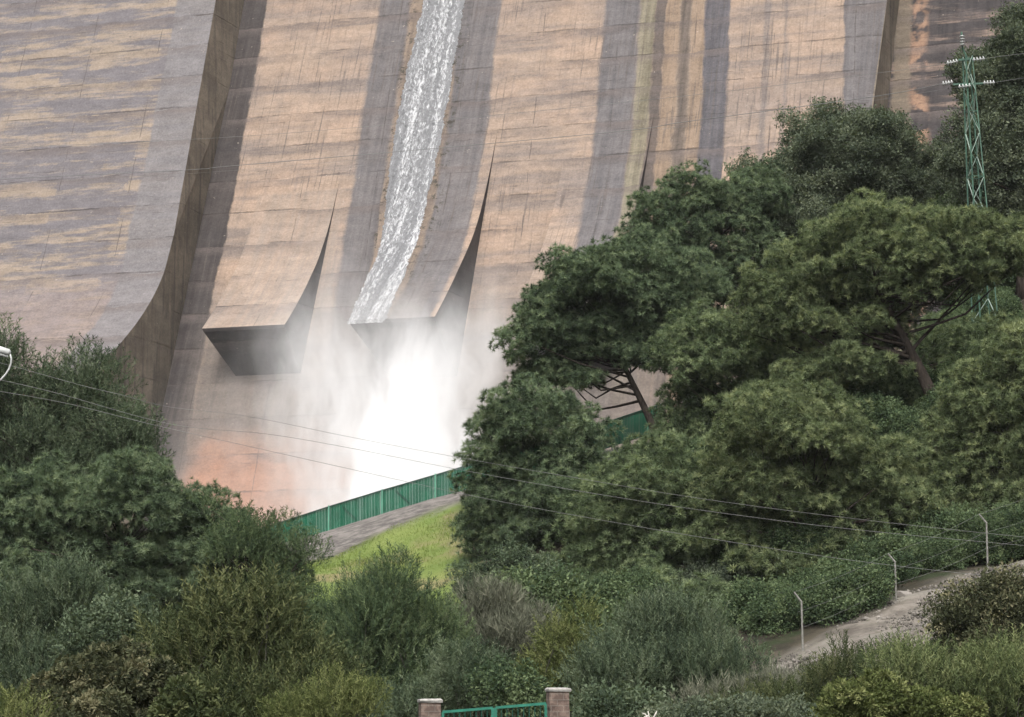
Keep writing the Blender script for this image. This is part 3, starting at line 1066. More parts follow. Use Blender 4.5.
plant("pine_tree", 'pine', 'pine', 126, [(715, 348, 64, 42), (700, 402, 42, 44), (760, 400, 68, 52), (715, 450, 65, 42), (830, 400, 50, 40)],
      "mid green pine just uphill from the green fence's far end", "tree", group=PN)
plant("pine_tree", 'pine', 'pineyel', 119, [(885, 240, 75, 40), (815, 280, 58, 45), (945, 265, 70, 48), (1005, 245, 45, 40), (850, 325, 70, 36), (775, 315, 42, 42), (840, 370, 60, 24)],
      "wide umbrella pine with dark trunk showing under the crown", "tree", base=(944, 425), group=PN, trunk_r=0.42)
plant("pine_tree", 'pine', 'pine', 127, [(868, 392, 60, 36), (965, 352, 48, 38), (795, 352, 50, 38), (905, 430, 60, 36), (1000, 380, 40, 30)],
      "dense mid green pine filling the space under the umbrella pine", "tree", group=PN)
plant("pine_tree", 'pine', 'pineblue', 122, [(545, 425, 64, 42), (500, 465, 42, 52), (570, 500, 70, 60), (500, 530, 50, 48), (492, 584, 46, 30), (555, 568, 50, 45)],
      "dense dark pine at the end of the grass bank where the green fence disappears", "tree", base=(565, 600), group=PN)
plant("pine_tree", 'pine', 'pine', 112, [(640, 490, 72, 48), (598, 555, 60, 55), (690, 540, 75, 55), (640, 610, 85, 50), (745, 595, 60, 48), (720, 490, 50, 45)],
      "bushy green pine on the lower slope crossed by the overhead wires", "tree", group=PN)
plant("pine_tree", 'pine', 'pineyel', 107, [(800, 428, 74, 42), (765, 480, 72, 48), (868, 475, 68, 48), (835, 525, 80, 42), (735, 530, 48, 42), (905, 510, 50, 40), (790, 565, 50, 22)],
      "round topped yellowish pine in mid slope above bent posts", "tree", base=(805, 590), group=PN, trunk_r=0.42)
plant("pine_tree", 'pine', 'pineyel', 109, [(985, 395, 48, 50), (1015, 455, 55, 50), (960, 450, 40, 46), (1040, 370, 50, 60), (1012, 335, 26, 22), (990, 510, 60, 40), (1040, 500, 50, 45)],
      "pine with yellowish needles at the right margin above the dirt bank", "tree", group=PN)
plant("pine_tree", 'pine', 'pine', 111, [(915, 498, 52, 38), (960, 525, 48, 32), (878, 540, 48, 30), (1010, 520, 45, 28), (925, 545, 45, 22)],
      "low green pine between the middle pine and the dirt bank", "tree", group=PN)
plant("pine_tree", 'pine', 'pine', 106, [(640, 600, 50, 36), (700, 610, 55, 34), (600, 612, 40, 32), (745, 618, 40, 26)],
      "small green pine lowest on the slope above the pale grey green shrub", "tree", group=PN)
U = "shrubs in the undergrowth along the dirt bank"
plant("shrub", 'oak', 'green', 103, [(850, 590, 55, 38), (880, 575, 40, 30)], "leafy dark green shrub behind the middle bent post", "shrub", group=U, size=0.72)
plant("shrub", 'oak', 'green', 101, [(775, 615, 45, 36), (740, 635, 40, 28)], "leafy dark shrub behind the lowest bent post", "shrub", group=U, size=0.72)
plant("shrub", 'oak', 'green', 106, [(955, 545, 45, 36), (920, 565, 35, 26)], "leafy dark green shrub beside the highest bent post", "shrub", group=U, size=0.72)
plant("shrub", 'oak', 'oak', 98, [(705, 650, 45, 28), (665, 640, 45, 35)], "dark leafy shrub below the lowest bent post", "shrub", group=U, size=0.72)
plant("shrub", 'oak', 'oak', 108, [(690, 600, 50, 34), (790, 580, 50, 30)], "dark leafy shrub under the middle pine's trunk", "shrub", group=U, size=0.72)
plant("shrub", 'oak', 'green', 99, [(815, 612, 40, 24), (850, 594, 38, 26), (780, 628, 34, 22)], "leafy green shrub on the bank edge between the lowest and middle bent posts", "shrub", group=U, size=0.72)
plant("shrub", 'bushy', 'green', 104, [(930, 562, 34, 22), (905, 574, 28, 18)], "leafy green shrub on the bank edge between the middle and highest bent posts", "shrub", group=U, size=0.72)
plant("shrub", 'bushy', 'green', 105, [(1020, 535, 42, 30), (990, 540, 28, 22)], "leafy green shrub at the top end of the dirt bank", "shrub", group=U, size=0.72)
# --- left side
plant("pine_tree", 'wispy', 'teal', 101, [(0, 378, 38, 44), (75, 398, 48, 48), (112, 435, 44, 48), (30, 450, 60, 52), (-40, 420, 50, 60), (80, 480, 60, 45), (135, 480, 34, 45), (10, 500, 50, 40)],
      "tall thin needled pine on the left with upright shoots before the dam's left block", "tree", base=(75, 620))
plant("pine_tree", 'pine', 'pineblue', 93, [(130, 500, 58, 42), (55, 525, 68, 52), (205, 528, 48, 42), (180, 575, 75, 45), (95, 590, 80, 50), (15, 590, 50, 60), (255, 570, 50, 40), (0, 510, 40, 40), (215, 610, 60, 35)],
      "dark spreading pine below the thin left pine", "tree", base=(130, 690), size=0.85)
plant("pine_tree", 'wispy', 'green', 91, [(245, 545, 40, 30), (285, 568, 30, 38), (265, 605, 38, 30), (237, 519, 12, 14), (284, 532, 11, 17), (210, 508, 14, 14)],
      "small feathery pine at the left end of the grass bank", "tree", base=(262, 660), size=0.8)
plant("shrub", 'feather', 'teal', 72, [(20, 640, 50, 50), (75, 620, 45, 42), (-30, 680, 50, 60), (30, 690, 60, 40)],
      "grey green feathery bush in the lower left corner region", "shrub")
plant("shrub", 'feather', 'olive', 53, [(235, 640, 68, 46), (185, 680, 55, 45), (290, 690, 58, 45), (230, 720, 90, 40)],
      "big round olive coloured bush in front of the dark spreading pine", "shrub", dens=1.2)
plant("shrub", 'pom', 'brown', 46, [(112, 688, 55, 38), (60, 704, 40, 30), (150, 704, 45, 32), (90, 735, 80, 40)],
      "brownish bush of small rosettes at the bottom left", "shrub")
plant("shrub", 'feather', 'yellow', 40, [(5, 722, 26, 16)], "bright yellow green tuft in the bottom left corner", "shrub", size=0.5)
plant("shrub", 'feather', 'yellow', 50, [(345, 708, 38, 20), (310, 720, 40, 20)], "low yellow green bush left of the gate", "shrub", size=0.6)
plant("shrub", 'feather', 'green', 81, [(380, 626, 54, 50), (350, 668, 46, 46), (428, 668, 48, 48), (390, 705, 75, 45)],
      "tall soft green tamarisk like bush in front of the grass bank", "shrub", dens=1.1)
plant("shrub", 'feather', 'teal', 71, [(470, 690, 48, 36), (440, 720, 60, 30)], "dull green bush directly behind the green gate", "shrub")
plant("shrub", 'bare', 'grey', 85, [(488, 628, 38, 36), (514, 650, 44, 38), (462, 655, 32, 32)], "leafless grey twiggy shrub right of the soft green bush", "shrub", dens=1.2)
plant("shrub", 'feather', 'yellow', 78, [(570, 660, 32, 38), (560, 695, 42, 32)], "yellow green upright shrub behind the right brick pillar", "shrub")
plant("shrub", 'feather', 'teal', 75, [(665, 650, 52, 44), (620, 685, 52, 36), (705, 680, 50, 34), (650, 712, 60, 35)],
      "pale grey green shrub to the right of the gate", "shrub")
plant("shrub", 'oak', 'green', 92, [(545, 610, 48, 42), (600, 640, 45, 35)], "green bush beneath the dense dark pine", "shrub")
plant("shrub", 'bushy', 'teal', 62, [(120, 628, 34, 30), (85, 640, 30, 28), (150, 640, 26, 24)], "small leaved grey green shrub above the brownish rosette bush", "shrub")
plant("shrub", 'pom', 'olive', 44, [(180, 708, 30, 22), (205, 716, 34, 20)], "dark rosette bush beside the brownish one", "shrub", size=1.1)
plant("shrub", 'bushy', 'olive', 58, [(320, 690, 36, 34), (290, 705, 30, 28)], "dark small leaved shrub between the olive bush and the soft green one", "shrub")
plant("shrub", 'bushy', 'green', 66, [(505, 690, 34, 24), (530, 705, 26, 20)], "leafy green shrub behind the middle of the gate", "shrub")
plant("shrub", 'bushy', 'teal', 60, [(610, 712, 36, 18), (640, 705, 26, 18)], "low leafy shrub right of the taller brick pillar", "shrub")
plant("shrub", 'bushy', 'teal', 106, [(515, 574, 36, 24), (545, 584, 32, 22), (482, 588, 28, 20)], "dull green shrub at the right end of the grass bank under the dense dark pine", "shrub", size=1.1)
# --- bottom right
plant("shrub", 'bushy', 'brown', 70, [(985, 622, 42, 38), (1022, 618, 40, 44), (968, 650, 38, 28)], "brown olive bush covering the right end of the dirt bank", "shrub")
plant("shrub", 'feather', 'fresh', 61, [(930, 682, 55, 28), (990, 690, 50, 30), (1025, 680, 35, 35), (960, 715, 70, 25)], "fresh green bush at the bottom right under the brown bush", "shrub", size=0.8)
plant("shrub", 'pom', 'yellow', 56, [(865, 702, 42, 24), (905, 714, 55, 24), (840, 722, 40, 18)], "yellow green bush of round leaf clusters at the bottom", "shrub", size=1.1)
plant("shrub", 'bare', 'grey', 69, [(770, 700, 42, 18), (812, 702, 44, 20), (715, 712, 42, 14)], "pale dry grassy shrub at the foot of the dirt bank", "shrub", size=0.8)
plant("shrub", 'feather', 'olive', 66, [(842, 680, 36, 22), (790, 714, 60, 18)], "olive shrub in front of the bare dirt slope", "shrub", size=0.8)
plant("shrub", 'bushy', 'oak', 52, [(745, 722, 55, 20), (690, 728, 50, 18)], "dark low bush on the bottom edge right of the gate", "shrub", size=0.8)
# --- undergrowth copies on the hillsides
src = plant("undergrowth_bush", 'oak', 'green', 128, [(820, 420, 36, 28), (845, 425, 26, 22)], "dark low bush in the undergrowth between the pine trunks", "shrub",
            group="low bushes under the pines", size=0.75)
UG = "low bushes under the pines"
cnt = 0
for i in range(400):
    if cnt > 60:
        break
    x, y = rng.uniform(-30, 32), rng.uniform(96, 146)
    if -17 < x < 4 and y > 104:
        continue
    if poly_dist(np.array([x]), np.array([y]), DIRT_POLY)[0] < 1.6 or poly_dist(np.array([x]), np.array([y]), GRASS_POLY)[0] < 1.6:
        continue
    cpx = 512 + 2500 * x / y
    if (585 < cpx < 690 and y > 108) or (cpx > 840 and y < 112):
        continue
    if not -40 < cpx < 1064 or (y < 100 and x > 0):
        continue
    d = dup(src, (x, y, gz1(x, y) - 0.1), rng.random() * 6.28, 0.7 + rng.random() * 0.5)
    cnt += 1
print("triangles", PLANT_N)

# ------------------------------------------------------------------ green fence along the bank
M_GREEN = simple_mat("green_paint", (0.006, 0.090, 0.048), 0.75, 0.30, 1.2, 0.12)
M_GREEND = simple_mat("dark_green_paint", (0.009, 0.055, 0.035), 0.55, 0.3, 3.0)
M_GREENL = simple_mat("pale_green_post_paint", (0.11, 0.28, 0.20), 0.5, 0.2, 3.0)
M_CONC = simple_mat("post_concrete", (0.20, 0.195, 0.175), 0.9, 0.35, 9.0)
M_WHITE = simple_mat("white_glaze", (0.42, 0.43, 0.42), 0.3, 0.12, 6.0, 0.5)
M_WIRE = simple_mat("aluminium_wire", (0.17, 0.17, 0.165), 0.6, 0.2, 2.0, 0.3)
M_STEEL = simple_mat("galvanised_steel", (0.33, 0.34, 0.34), 0.5, 0.25, 6.0, 0.5)

FD = 140.0
px_top = [(222, 541), (290, 519.5), (340, 503), (400, 485), (460, 468), (540, 443.5), (600, 424.5), (632, 413.5), (662, 404)]
px_bot = [(222, 566), (290, 544.5), (340, 528.5), (400, 510), (460, 492.5), (540, 470), (600, 451), (632, 441), (662, 431)]
Ft = [P(a, b, FD) for a, b in px_top]
Fb = [P(a, b, FD) for a, b in px_bot]
xa = np.array([p.x for p in Ft])
ztop = lambda x: float(np.interp(x, xa, [p.z for p in Ft]))
zbot = lambda x: float(np.interp(x, [p.x for p in Fb], [p.z for p in Fb]))
fence = thing("green_fence", (0, FD, 0), "long green slatted steel fence along the top of the grass bank", "fence")
x0, x1 = float(xa[0]), float(xa[-1])
X = np.arange(x0, x1, 2.98)
for a in X:
    b = min(a + 2.98, x1)
    if b - a < 0.3:
        continue
    mb = MB()
    n = max(2, int((b - a) / 0.085))
    for i in range(n):
        u = a + (b - a) * (i + 0.5) / n
        w = 0.076 + 0.007 * rng.random()
        zb, zt = zbot(u) + 0.05, ztop(u) - 0.02
        mb.box((u, rng.normal() * 0.006, (zb + zt) / 2), (w, 0.012, zt - zb))
    add("slat_panel", mb.mesh("slat_panel", M_GREEN), fence)
    mb = MB()
    mb.beam((a, -0.03, ztop(a)), (b, -0.03, ztop(b)), 0.07, 0.06)
    add("rail", mb.mesh("rail", M_GREEND), fence)
    mb = MB()
    mb.beam((a, -0.035, zbot(a) + 0.05), (b, -0.035, zbot(b) + 0.05), 0.055, 0.05)
    add("rail", mb.mesh("rail", M_GREEND), fence)
    mb = MB()
    mb.box((a, -0.05, (zbot(a) + ztop(a)) / 2 - 0.1), (0.075, 0.075, ztop(a) - zbot(a) + 0.35))
    add("post", mb.mesh("post", M_GREENL), fence)
    mb = MB()
    mb.beam((a + 0.75, -0.075, ztop(a + 0.75) - 0.2), (a + 1.55, -0.075, zbot(a + 1.55) + 0.25), 0.05, 0.03)
    add("brace", mb.mesh("brace", M_GREEND), fence)
    for f in (0.33, 0.66):
        u = a + 2.98 * f
        if u < x1:
            mb = MB()
            mb.box((u, -0.02, zbot(u) - 0.14), (0.07, 0.05, 0.42))
            add("foot", mb.mesh("foot", M_GREEND), fence)

# ------------------------------------------------------------------ lattice pylon
M_PYL = simple_mat("pylon_green_paint", (0.062, 0.13, 0.09), 0.6, 0.35, 1.5, dark=(0.035, 0.075, 0.054))
M_PYLL = simple_mat("pylon_worn_paint", (0.25, 0.32, 0.27), 0.6, 0.3, 1.5)
PD = 132.0
ptop = P(967.5, 56, PD)
pbx, pby = P(990, 390, PD).x, PD
pbz = gz1(pbx, pby) - 0.3
pyl = thing("lattice_pylon", (pbx, pby, pbz), "slim green lattice pylon with white insulators at its head, among the trees", "pylon")
Ht = ptop.z - pbz
sh = ptop.x - pbx
w0, w1 = 1.2, 0.38
cor = lambda t, i, j: Vector((sh * t + i * (w0 + (w1 - w0) * t) / 2, j * (w0 + (w1 - w0) * t) / 2, Ht * t))
rotp = Matrix.Rotation(math.radians(14), 4, 'Z')


def pc(t, i, j):
    c = Vector((sh * t, 0, Ht * t))
    return c + rotp @ (cor(t, i, j) - c)


for i, j in ((-1, -1), (1, -1), (1, 1), (-1, 1)):
    mb = MB()
    mb.beam(pc(0, i, j), pc(1, i, j), 0.06, 0.06)
    add("leg", mb.mesh("leg", M_PYL), pyl)
NB = 15
t0 = [(1 - (1 - i / NB) ** 1.12) for i in range(NB + 1)]
faces = [((-1, -1), (1, -1)), ((1, -1), (1, 1)), ((1, 1), (-1, 1)), ((-1, 1), (-1, -1))]
for fi, (a, b) in enumerate(faces):
    mb = MB()
    for i in range(NB):
        l, r_ = (a, b) if (i + fi) % 2 == 0 else (b, a)
        mb.beam(pc(t0[i], *l), pc(t0[i + 1], *r_), 0.05, 0.024, 0 if (i * 7 + fi) % 3 else 1)
        if i % 3 == 0:
            mb.beam(pc(t0[i], *a), pc(t0[i], *b), 0.045, 0.03, 1)
    add("lattice", mb.mesh("lattice", [M_PYLL, M_PYL]), pyl)


def insulator(mb, a, b, n=4, r=0.15):
    a, b = Vector(a), Vector(b)
    mb.tube([a, b], 0.025, 5)
    for i in range(n):
        c0 = a.lerp(b, (i + 0.5) / n)
        d = (b - a).normalized() * 0.035
        mb.tube([c0 - d, c0 - d * 0.3, c0 + d], [0.05, r, r * 0.55], 9)


org = Vector((pbx, pby, pbz))
loc_ = lambda px, py, dd=0.0: P(px, py, PD + dd) - org
armz = [(60, 958.5, 972.5), (84.5, 953, 983)]
for py, xa_, xb_ in armz:
    mb = MB()
    mb.beam(loc_(xa_, py), loc_(xb_, py - 1), 0.10, 0.10)
    add("crossarm", mb.mesh("crossarm", M_PYL), pyl)
for a, b in (((958, 61), (946.5, 63.5)), ((972.5, 60), (985, 58.5)), ((953, 82), (942, 84)), ((983, 83), (995, 82.5)), ((971, 85.5), (958, 87))):
    mb = MB()
    insulator(mb, loc_(*a, -0.35), loc_(*b, -0.35))
    add("insulator", mb.mesh("insulator", M_WHITE, True), pyl)
mb = MB()
mb.tube([loc_(968, 60), loc_(962.5, 48), loc_(961.5, 32)], 0.05, 6)
add("top_rod", mb.mesh("top_rod", M_PYL), pyl)
mb = MB()
insulator(mb, loc_(962.5, 46, -0.2), loc_(962, 35, -0.2), 4, 0.17)
add("insulator", mb.mesh("insulator", M_WHITE, True), pyl)


# ------------------------------------------------------------------ wires
def wire(pts, rad, label, group, n=60):
    """a slack conductor through the given (pixel x, pixel y, distance) points"""
    W = [P(*p) for p in pts]
    out = []
    m = len(W)
    for i in range(m - 1):
        p0, p1, p2, p3 = W[max(i - 1, 0)], W[i], W[i + 1], W[min(i + 2, m - 1)]
        for k_ in range(12):
            t = k_ / 12
            out.append(0.5 * ((2 * p1) + (p2 - p0) * t + (2 * p0 - 5 * p1 + 4 * p2 - p3) * t * t + (3 * p1 - p0 - 3 * p2 + p3) * t ** 3))
    out.append(W[-1])
    mb = MB()
    mb.tube(out, rad, 5)
    return tag(add("overhead_wire", mb.mesh("overhead_wire", M_WIRE, True)), label, "wire", group)


G1 = "wires slung low across the spray and the pines"
wire([(-40, 353, 72), (12, 366, 73), (80, 385, 73), (120, 394.5, 73), (170, 407, 74), (246, 416, 75), (350, 437, 76), (456, 457, 77), (588, 480, 79), (684, 496, 80), (784, 510, 81), (900, 524, 83), (1024, 537, 84), (1140, 548, 86)], 0.006,
     "topmost of the three low wires running from the white insulator across the spray", G1)
wire([(-40, 371, 71), (10, 382, 71.5), (62, 394.5, 72), (170, 424, 73), (267, 434, 74), (350, 448, 75), (456, 469, 76), (573, 490, 78), (700, 510, 79), (850, 529, 81), (1024, 545.5, 83), (1140, 555, 85)], 0.0066,
     "middle one of the three low wires crossing the spray and the pines", G1)
wire([(-40, 385, 70), (60, 402, 71), (150, 424, 72), (234, 443, 73), (350, 469, 74), (468, 495, 75), (573, 515, 77), (700, 537, 78), (850, 560, 80), (998, 577, 82), (1140, 590, 84)], 0.0066,
     "lowest of the three wires, ending over the dirt bank at the right", G1)
G2 = "pylon wires passing in front of the dam"
wire([(946.5, 63.5, 131.6), (878, 73, 136), (684, 96, 148), (462, 118, 160), (215, 138, 172), (-60, 150, 186)], 0.010, "upper wire from the pylon's top arm going left across the dam", G2)
wire([(942, 84, 131.6), (871, 97, 136), (684, 122, 148), (632, 130, 151), (462, 146, 160), (230, 166, 171), (184, 170, 174), (-60, 182, 186)], 0.018, "lower wire from the pylon's long arm going left across the dam face", G2)
wire([(958, 87, 131.6), (871, 101, 136), (800, 111, 141), (684, 126.5, 148), (462, 150, 160), (184, 174, 174), (-60, 187, 186)], 0.006, "faint wire just under the lower left pylon wire", G2)
G3 = "pylon wires leaving to the right"
wire([(985, 58.5, 131.6), (1000, 56.5, 128), (1024, 53.5, 122), (1090, 46, 108)], 0.012, "wire from the pylon's top arm to the right margin", G3)
wire([(995, 82.5, 131.6), (1024, 78, 122), (1090, 70, 108)], 0.012, "wire from the pylon's long arm to the right margin", G3)

# ------------------------------------------------------------------ pole with white dead end insulator at the left margin
M_POLE = simple_mat("pole_steel", (0.30, 0.31, 0.30), 0.6, 0.3, 2.0)
bp = P(-62, 352, 72)
pole = thing("utility_pole", (bp.x, bp.y, gz1(bp.x, bp.y) - 0.2), "power pole mostly out of view, white insulator and looped cable showing at the left edge", "utility pole")
po = pole.location.copy()
lp = lambda px, py, D=72.0: P(px, py, D) - po
mb = MB()
mb.tube([(0, 0, 0), (0, 0, bp.z - po.z + 1.2)], [0.17, 0.11], 10)
add("pole", mb.mesh("pole", M_POLE, True), pole)
mb = MB()
mb.beam(lp(-70, 343), lp(-12, 343), 0.10, 0.10)
add("crossarm", mb.mesh("crossarm", M_POLE), pole)
mb = MB()
a, b = lp(-12, 346), lp(10.5, 353)
mb.tube([a, a.lerp(b, 0.1), a.lerp(b, 0.92), b], [0.06, 0.11, 0.10, 0.05], 12)
mb.tube([lp(-12, 351), lp(8, 356.5)], [0.05, 0.04], 8)
add("insulator", mb.mesh("insulator", M_WHITE, True), pole)
mb = MB()
cur = [(9.5, 353), (11.3, 358), (11.2, 363), (9.0, 369), (5.5, 374.5), (1, 379.5), (-6, 384), (-30, 390)]
mb.tube([lp(*c) for c in cur], 0.028, 6)
add("cable_loop", mb.mesh("cable_loop", M_WHITE, True), pole)

# ------------------------------------------------------------------ bent topped fence posts on the dirt bank
G4 = "bent fence posts along the dirt bank"
for (px, pyb, pyt, bx_, by_, D), lb in zip(((803, 652, 602, 794, 592, 95), (896.5, 606, 562, 888, 553.5, 99), (988, 576, 523, 979, 514, 102)),
        ("grey bent top post, lowest on the bank, nearest the gate", "grey bent top post in the middle of the three on the dirt bank", "grey bent top post, highest up the bank near the right margin")):
    b = P(px, pyb, D)
    zb = min(gz1(b.x, D), b.z) - 0.2
    t = thing("fence_post", (b.x, D, zb), lb, "post", G4)
    o = t.location
    top, tip = P(px - 1.5, pyt, D) - o, P(bx_, by_, D) - o
    mb = MB()
    mb.tube([(0, 0, 0), top], [0.042, 0.036], 7)
    add("upright", mb.mesh("upright", M_CONC), t)
    mb = MB()
    mb.tube([top - (tip - top) * 0.06, tip], [0.04, 0.032], 7)
    add("angled_arm", mb.mesh("angled_arm", M_CONC), t)

heads = [P(794, 592, 95), P(888, 553.5, 99), P(979, 514, 102), P(1075, 476, 105)]
feet = [P(803, 640, 95), P(896.5, 594, 99), P(988, 560, 102), P(1085, 530, 105)]
for f_, lb in ((0.0, "thin fence wire along the tips of the bent posts"), (0.42, "thin fence wire along the middle of the bent posts"), (0.75, "thin fence wire low along the bent posts")):
    mb = MB()
    pts = [h_.lerp(b_, f_) for h_, b_ in zip(heads, feet)]
    run = []
    for a, b in zip(pts[:-1], pts[1:]):
        run += [a.lerp(b, t_ / 6) - Vector((0, 0, 0.12 * math.sin(math.pi * t_ / 6))) for t_ in range(6)]
    mb.tube(run + [pts[-1]], 0.004, 4)
    tag(add("fence_wire", mb.mesh("fence_wire", M_WIRE)), lb, "wire", "wires strung on the bent posts")

# ------------------------------------------------------------------ gate between brick pillars
kb = NT("brick_pillar")
co = kb.coord()
x, y, z = kb.sep(co)
bt = kb.n("TexBrick")
kb.put(bt.inputs['Vector'], kb.comb(kb.math('ADD', x, y), z, 0.0))
bt.inputs['Color1'].default_value = (0.095, 0.062, 0.05, 1)
bt.inputs['Color2'].default_value = (0.16, 0.112, 0.09, 1)
bt.inputs['Mortar'].default_value = (0.19, 0.165, 0.14, 1)
bt.inputs['Scale'].default_value = 1.0
bt.inputs['Brick Width'].default_value = 0.23
bt.inputs['Row Height'].default_value = 0.11
bt.inputs['Mortar Size'].default_value = 0.008
nz = kb.noise(co, 5.0, 5, 0.7)
kb.principled(kb.mix(0.55, bt.outputs[0], kb.mix(kb.step(nz, 0.4, 0.6), (0.05, 0.04, 0.036), (0.18, 0.138, 0.115))), 0.9, kb.bump(kb.math('ADD', nz, bt.outputs[1]), 0.5, 0.02), 0.2)
M_CAP = simple_mat("white_cap_stone", (0.36, 0.345, 0.32), 0.85, 0.35, 14.0)
GD = 47.0
for (px, pyt, D, hw), lb in zip(((430, 702.5, 47.6, 9.9), (558, 691.5, 47.0, 9.9)), ("brick gate pillar with white cap on the left of the green gate", "brick gate pillar with white cap on the right of the green gate, standing taller")):
    tp = P(px, pyt, D)
    zb = gz1(tp.x, D) - 0.3
    t = thing("gate_pillar", (tp.x, D, zb), lb, "pillar", "brick pillars of the gate", rz=0.16)
    h = tp.z - zb
    w = hw * 2 * D / FPX
    mb = MB()
    nzr = 9
    for i in range(nzr):
        za, zc = h * i / nzr, h * (i + 1) / nzr
        mb.box((rng.normal() * 0.003, rng.normal() * 0.003, (za + zc) / 2), (w * (1 + rng.normal() * 0.012), w * (1 + rng.normal() * 0.012), zc - za - 0.002))
    add("brick_shaft", mb.mesh("brick_shaft", kb.m), t)
    mb = MB()
    prof_c = [(w * 0.56, h + 0.002), (w * 0.575, h + 0.03), (w * 0.57, h + 0.055), (w * 0.48, h + 0.07)]
    rings = []
    for rr, zz in prof_c:
        rings.append([(sx * rr + rng.normal() * 0.004, sy * rr + rng.normal() * 0.004, zz + rng.normal() * 0.004) for sx, sy in ((-1, -1), (1, -1), (1, 1), (-1, 1))])
    for a, b in zip(rings[:-1], rings[1:]):
        for i in range(4):
            mb.poly([a[i], a[(i + 1) % 4], b[(i + 1) % 4], b[i]])
    mb.poly(rings[-1])
    mb.poly(rings[0][::-1])
    add("cap", mb.mesh("cap", M_CAP), t)
ga, gb = P(443, 712, 47.5), P(546, 703.5, 47.1)
gm = (ga + gb) / 2
gbz = gz1(gm.x, gm.y) + 0.05
gate = thing("green_gate", (gm.x, gm.y, gbz), "green barred metal gate hung between the two brick pillars", "gate")
go = gate.location
for u0, u1 in ((0.0, 0.485), (0.515, 1.0)):
    a, b = ga.lerp(gb, u0) - go, ga.lerp(gb, u1) - go
    mb = MB()
    mb.beam(a, b, 0.055, 0.05)
    lo = lambda p: Vector((p.x, p.y, 0.12))
    mb.beam(lo(a), lo(b), 0.05, 0.045)
    mb.beam(lo(a), a, 0.05, 0.05)
    mb.beam(lo(b), b, 0.06, 0.06)
    fr = add("gate_leaf", mb.mesh("gate_leaf", simple_mat("gate_green_paint", (0.02, 0.14, 0.095), 0.5, 0.25, 6.0)), gate)
    mb = MB()
    for i in range(1, 9):
        p = a.lerp(b, i / 9)
        mb.tube([lo(p), p - Vector((0, 0, 0.02))], 0.011, 6)
    add("bars", mb.mesh("bars", M_GREEND), fr)

# ------------------------------------------------------------------ dead branch at the bottom edge
M_DEAD = simple_mat("bleached_wood", (0.48, 0.45, 0.40), 0.9, 0.3, 12.0)
b = P(650, 735, 50)
tw = tag(add("dead_branch", None), None)
mb = MB()
q = lambda px, py: P(px, py, 50) - b
for pts in ([(652, 735), (650, 722), (648, 711)], [(650, 722), (645, 714), (642, 713)], [(650, 724), (655, 715), (657, 711)], [(648, 716), (640, 720), (637, 719)]):
    mb.tube([q(*p) for p in pts], [0.022, 0.017, 0.008], 6)
bpy.data.objects.remove(tw)
tag(add("dead_branch", mb.mesh("dead_branch", M_DEAD, True), None, b), "bleached forked dead branch on the bottom edge right of the gate", "branch")

# ------------------------------------------------------------------ stones on the dirt bank
kr = NT("bank_stone")
co = kr.coord()
ri = kr.n("ObjectInfo").outputs['Random']
kr.principled(kr.mix(kr.noise(co, 6.0, 5), kr.mix(ri, (0.10, 0.09, 0.083), (0.22, 0.20, 0.18)), kr.mix(ri, (0.14, 0.127, 0.113), (0.28, 0.26, 0.232))), 0.9, kr.bump(kr.noise(co, 10.0, 5), 0.5, 0.03), 0.2)
import bmesh
stone_me = []
for s in range(6):
    bm = bmesh.new()
    bmesh.ops.create_icosphere(bm, subdivisions=2, radius=1.0)
    rs = np.random.default_rng(50 + s)
    axes = unit(rs.normal(size=(9, 3)))
    cut = 0.55 + 0.35 * rs.random(9)
    for v in bm.verts:
        p = np.array(v.co)
        for ax, c_ in zip(axes, cut):
            d_ = p @ ax
            if d_ > c_:
                p = p - ax * (d_ - c_)
        v.co = Vector(p * np.array([1.0, 0.75, 0.55]))
    me = bpy.data.meshes.new("stone")
    bm.to_mesh(me)
    bm.free()
    me.materials.append(kr.m)
    stone_me.append(me)
G5 = "stones scattered on the dirt bank"
spots = []
for i in range(150):
    u = rng.random()
    if i < 95:      # rubble along the upper edge of the cut
        ex = np.interp(u, [0, 0.3, 0.6, 1], [745, 815, 900, 1040])
        ey = np.interp(ex, [730, 803, 896, 987, 1060], [690, 657, 605, 578, 556]) + abs(rng.normal()) * 11
        D = np.interp(ex, [730, 803, 896, 987, 1060], [91, 94.5, 98.5, 101.5, 103]) - rng.random() * 1.5
    else:
        ex, ey, D = rng.uniform(720, 1030), 0, rng.uniform(80, 99)
    x_ = (ex - 512) / 2500 * D
    if i >= 95 and poly_dist(np.array([x_]), np.array([D]), DIRT_POLY)[0] > -0.3:
        continue
    D_ = D
    r_ = 0.07 + 0.16 * rng.random() ** 2.5
    o = add("stone", stone_me[i % 6], None, (x_, D_, gz1(x_, D_) + r_ * 0.15))
    o.rotation_euler = (rng.normal() * 0.3, rng.normal() * 0.3, rng.random() * 6.28)
    o.scale = (r_, r_, r_)
    tag(o, "pale grey stone lying among the rubble of the dirt bank", "stone", G5)
o = add("stone", stone_me[2], None, P(902, 585, 99.5))
o.scale = (0.42, 0.3, 0.3)
o.location.z = gz1(o.location.x, o.location.y) + 0.1
tag(o, "large flat pale stone near the middle bent post", "stone", G5)
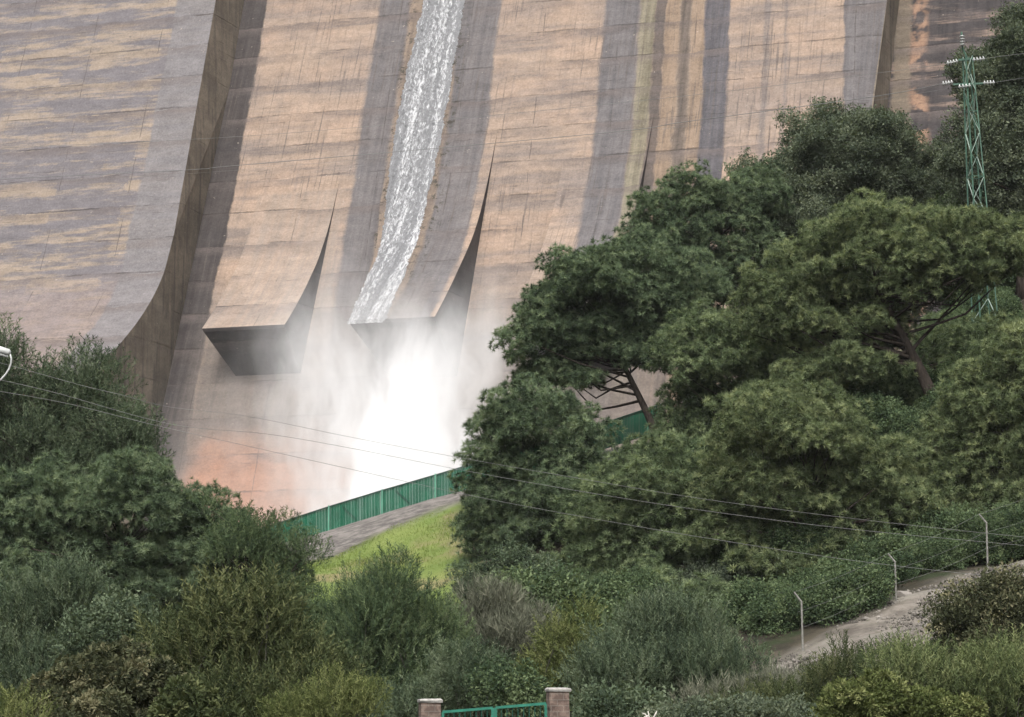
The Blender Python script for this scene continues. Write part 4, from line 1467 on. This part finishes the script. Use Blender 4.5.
# finer rubble nobody could count
V, F = [], []
base = np.array([[1, 0, 0], [-1, 0, 0], [0, 1, 0], [0, -1, 0], [0, 0, 1], [0, 0, -1]], float)
of = np.array([[0, 2, 4], [2, 1, 4], [1, 3, 4], [3, 0, 4], [2, 0, 5], [1, 2, 5], [3, 1, 5], [0, 3, 5]])
xs_ = rng.uniform(3, 26, 60000)
ys_ = rng.uniform(76, 105, 60000)
dd = poly_dist(xs_, ys_, DIRT_POLY)
keep = (dd < 0.2) & (rng.random(60000) < 0.40 + 0.5 * np.exp(-((dd + 0.9) / 1.2) ** 2))
xs_, ys_ = xs_[keep], ys_[keep]
zs_ = gz(xs_, ys_)
sz = 0.016 + 0.075 * rng.random(len(xs_)) ** 3
jit = base[None] * (0.7 + 0.6 * rng.random((len(xs_), 6, 1)))
V = jit * sz[:, None, None] + np.stack([xs_, ys_, zs_ + sz * 0.3], 1)[:, None, :]
F = (of[None] + (np.arange(len(xs_)) * 6)[:, None, None]).reshape(-1, 3)
tag(add("rubble", np_mesh("rubble", V.reshape(-1, 3), F, simple_mat("rubble_stone", (0.19, 0.172, 0.15), 0.9, 0.65, 1.3))), "small loose stones and rubble over the dirt bank", None, kind='stuff')

# ------------------------------------------------------------------ grass on the bank
n = 60000
xs_ = rng.uniform(-16, 2.5, n)
ys_ = rng.uniform(107, 136, n)
dd = poly_dist(xs_, ys_, GRASS_POLY) + (vnoise(xs_, ys_, 0.9, 3) - 0.5) * 1.2
keep = dd < -0.1
xs_, ys_ = xs_[keep], ys_[keep]
zs_ = gz(xs_, ys_)
C = np.stack([xs_, ys_, zs_ - 0.02], 1)
Dn = unit(np.stack([rng.normal(size=len(xs_)) * 0.4, rng.normal(size=len(xs_)) * 0.4, np.ones(len(xs_))], 1))
tri = tri_along(C, Dn, (0.05 + 0.12 * rng.random(len(xs_))) * (0.5 + vnoise(xs_, ys_, 2.2, 9)), np.full(len(xs_), 0.045), rng)
tt = np.clip(np.repeat(0.25 + 0.5 * vnoise(xs_, ys_, 2.5, 11) + 0.15 * rng.normal(size=len(xs_)), 3), 0, 1)
M_GRASS = leaf_mat("lawn_blades", (0.115, 0.15, 0.045), (0.155, 0.205, 0.056), (0.22, 0.235, 0.088), 0.3)
tag(add("grass", np_mesh("grass", tri.reshape(-1, 3), np.arange(len(tri) * 3).reshape(-1, 3), M_GRASS, {'tint': tt})), "short bright green grass on the bank below the fence", None, kind='stuff')



# ------------------------------------------------------------------ damp air
HZ = 0.00006
zlo, zhi = float(fz.min()) - 1.0, float(fz.max()) + 2.0
mb = MB()
mb.box((0, 200, (zlo + zhi) / 2), (860, 1060, zhi - zlo))
k = NT("haze")
pv = k.n("VolumePrincipled")
pv.inputs['Color'].default_value = (0.95, 0.96, 0.98, 1)
pv.inputs['Density'].default_value = HZ
k.t.links.new(pv.outputs[0], k.out.inputs['Volume'])
tag(add("haze", mb.mesh("haze", k.m)), "thin damp haze in the air of the valley", None, kind='stuff')
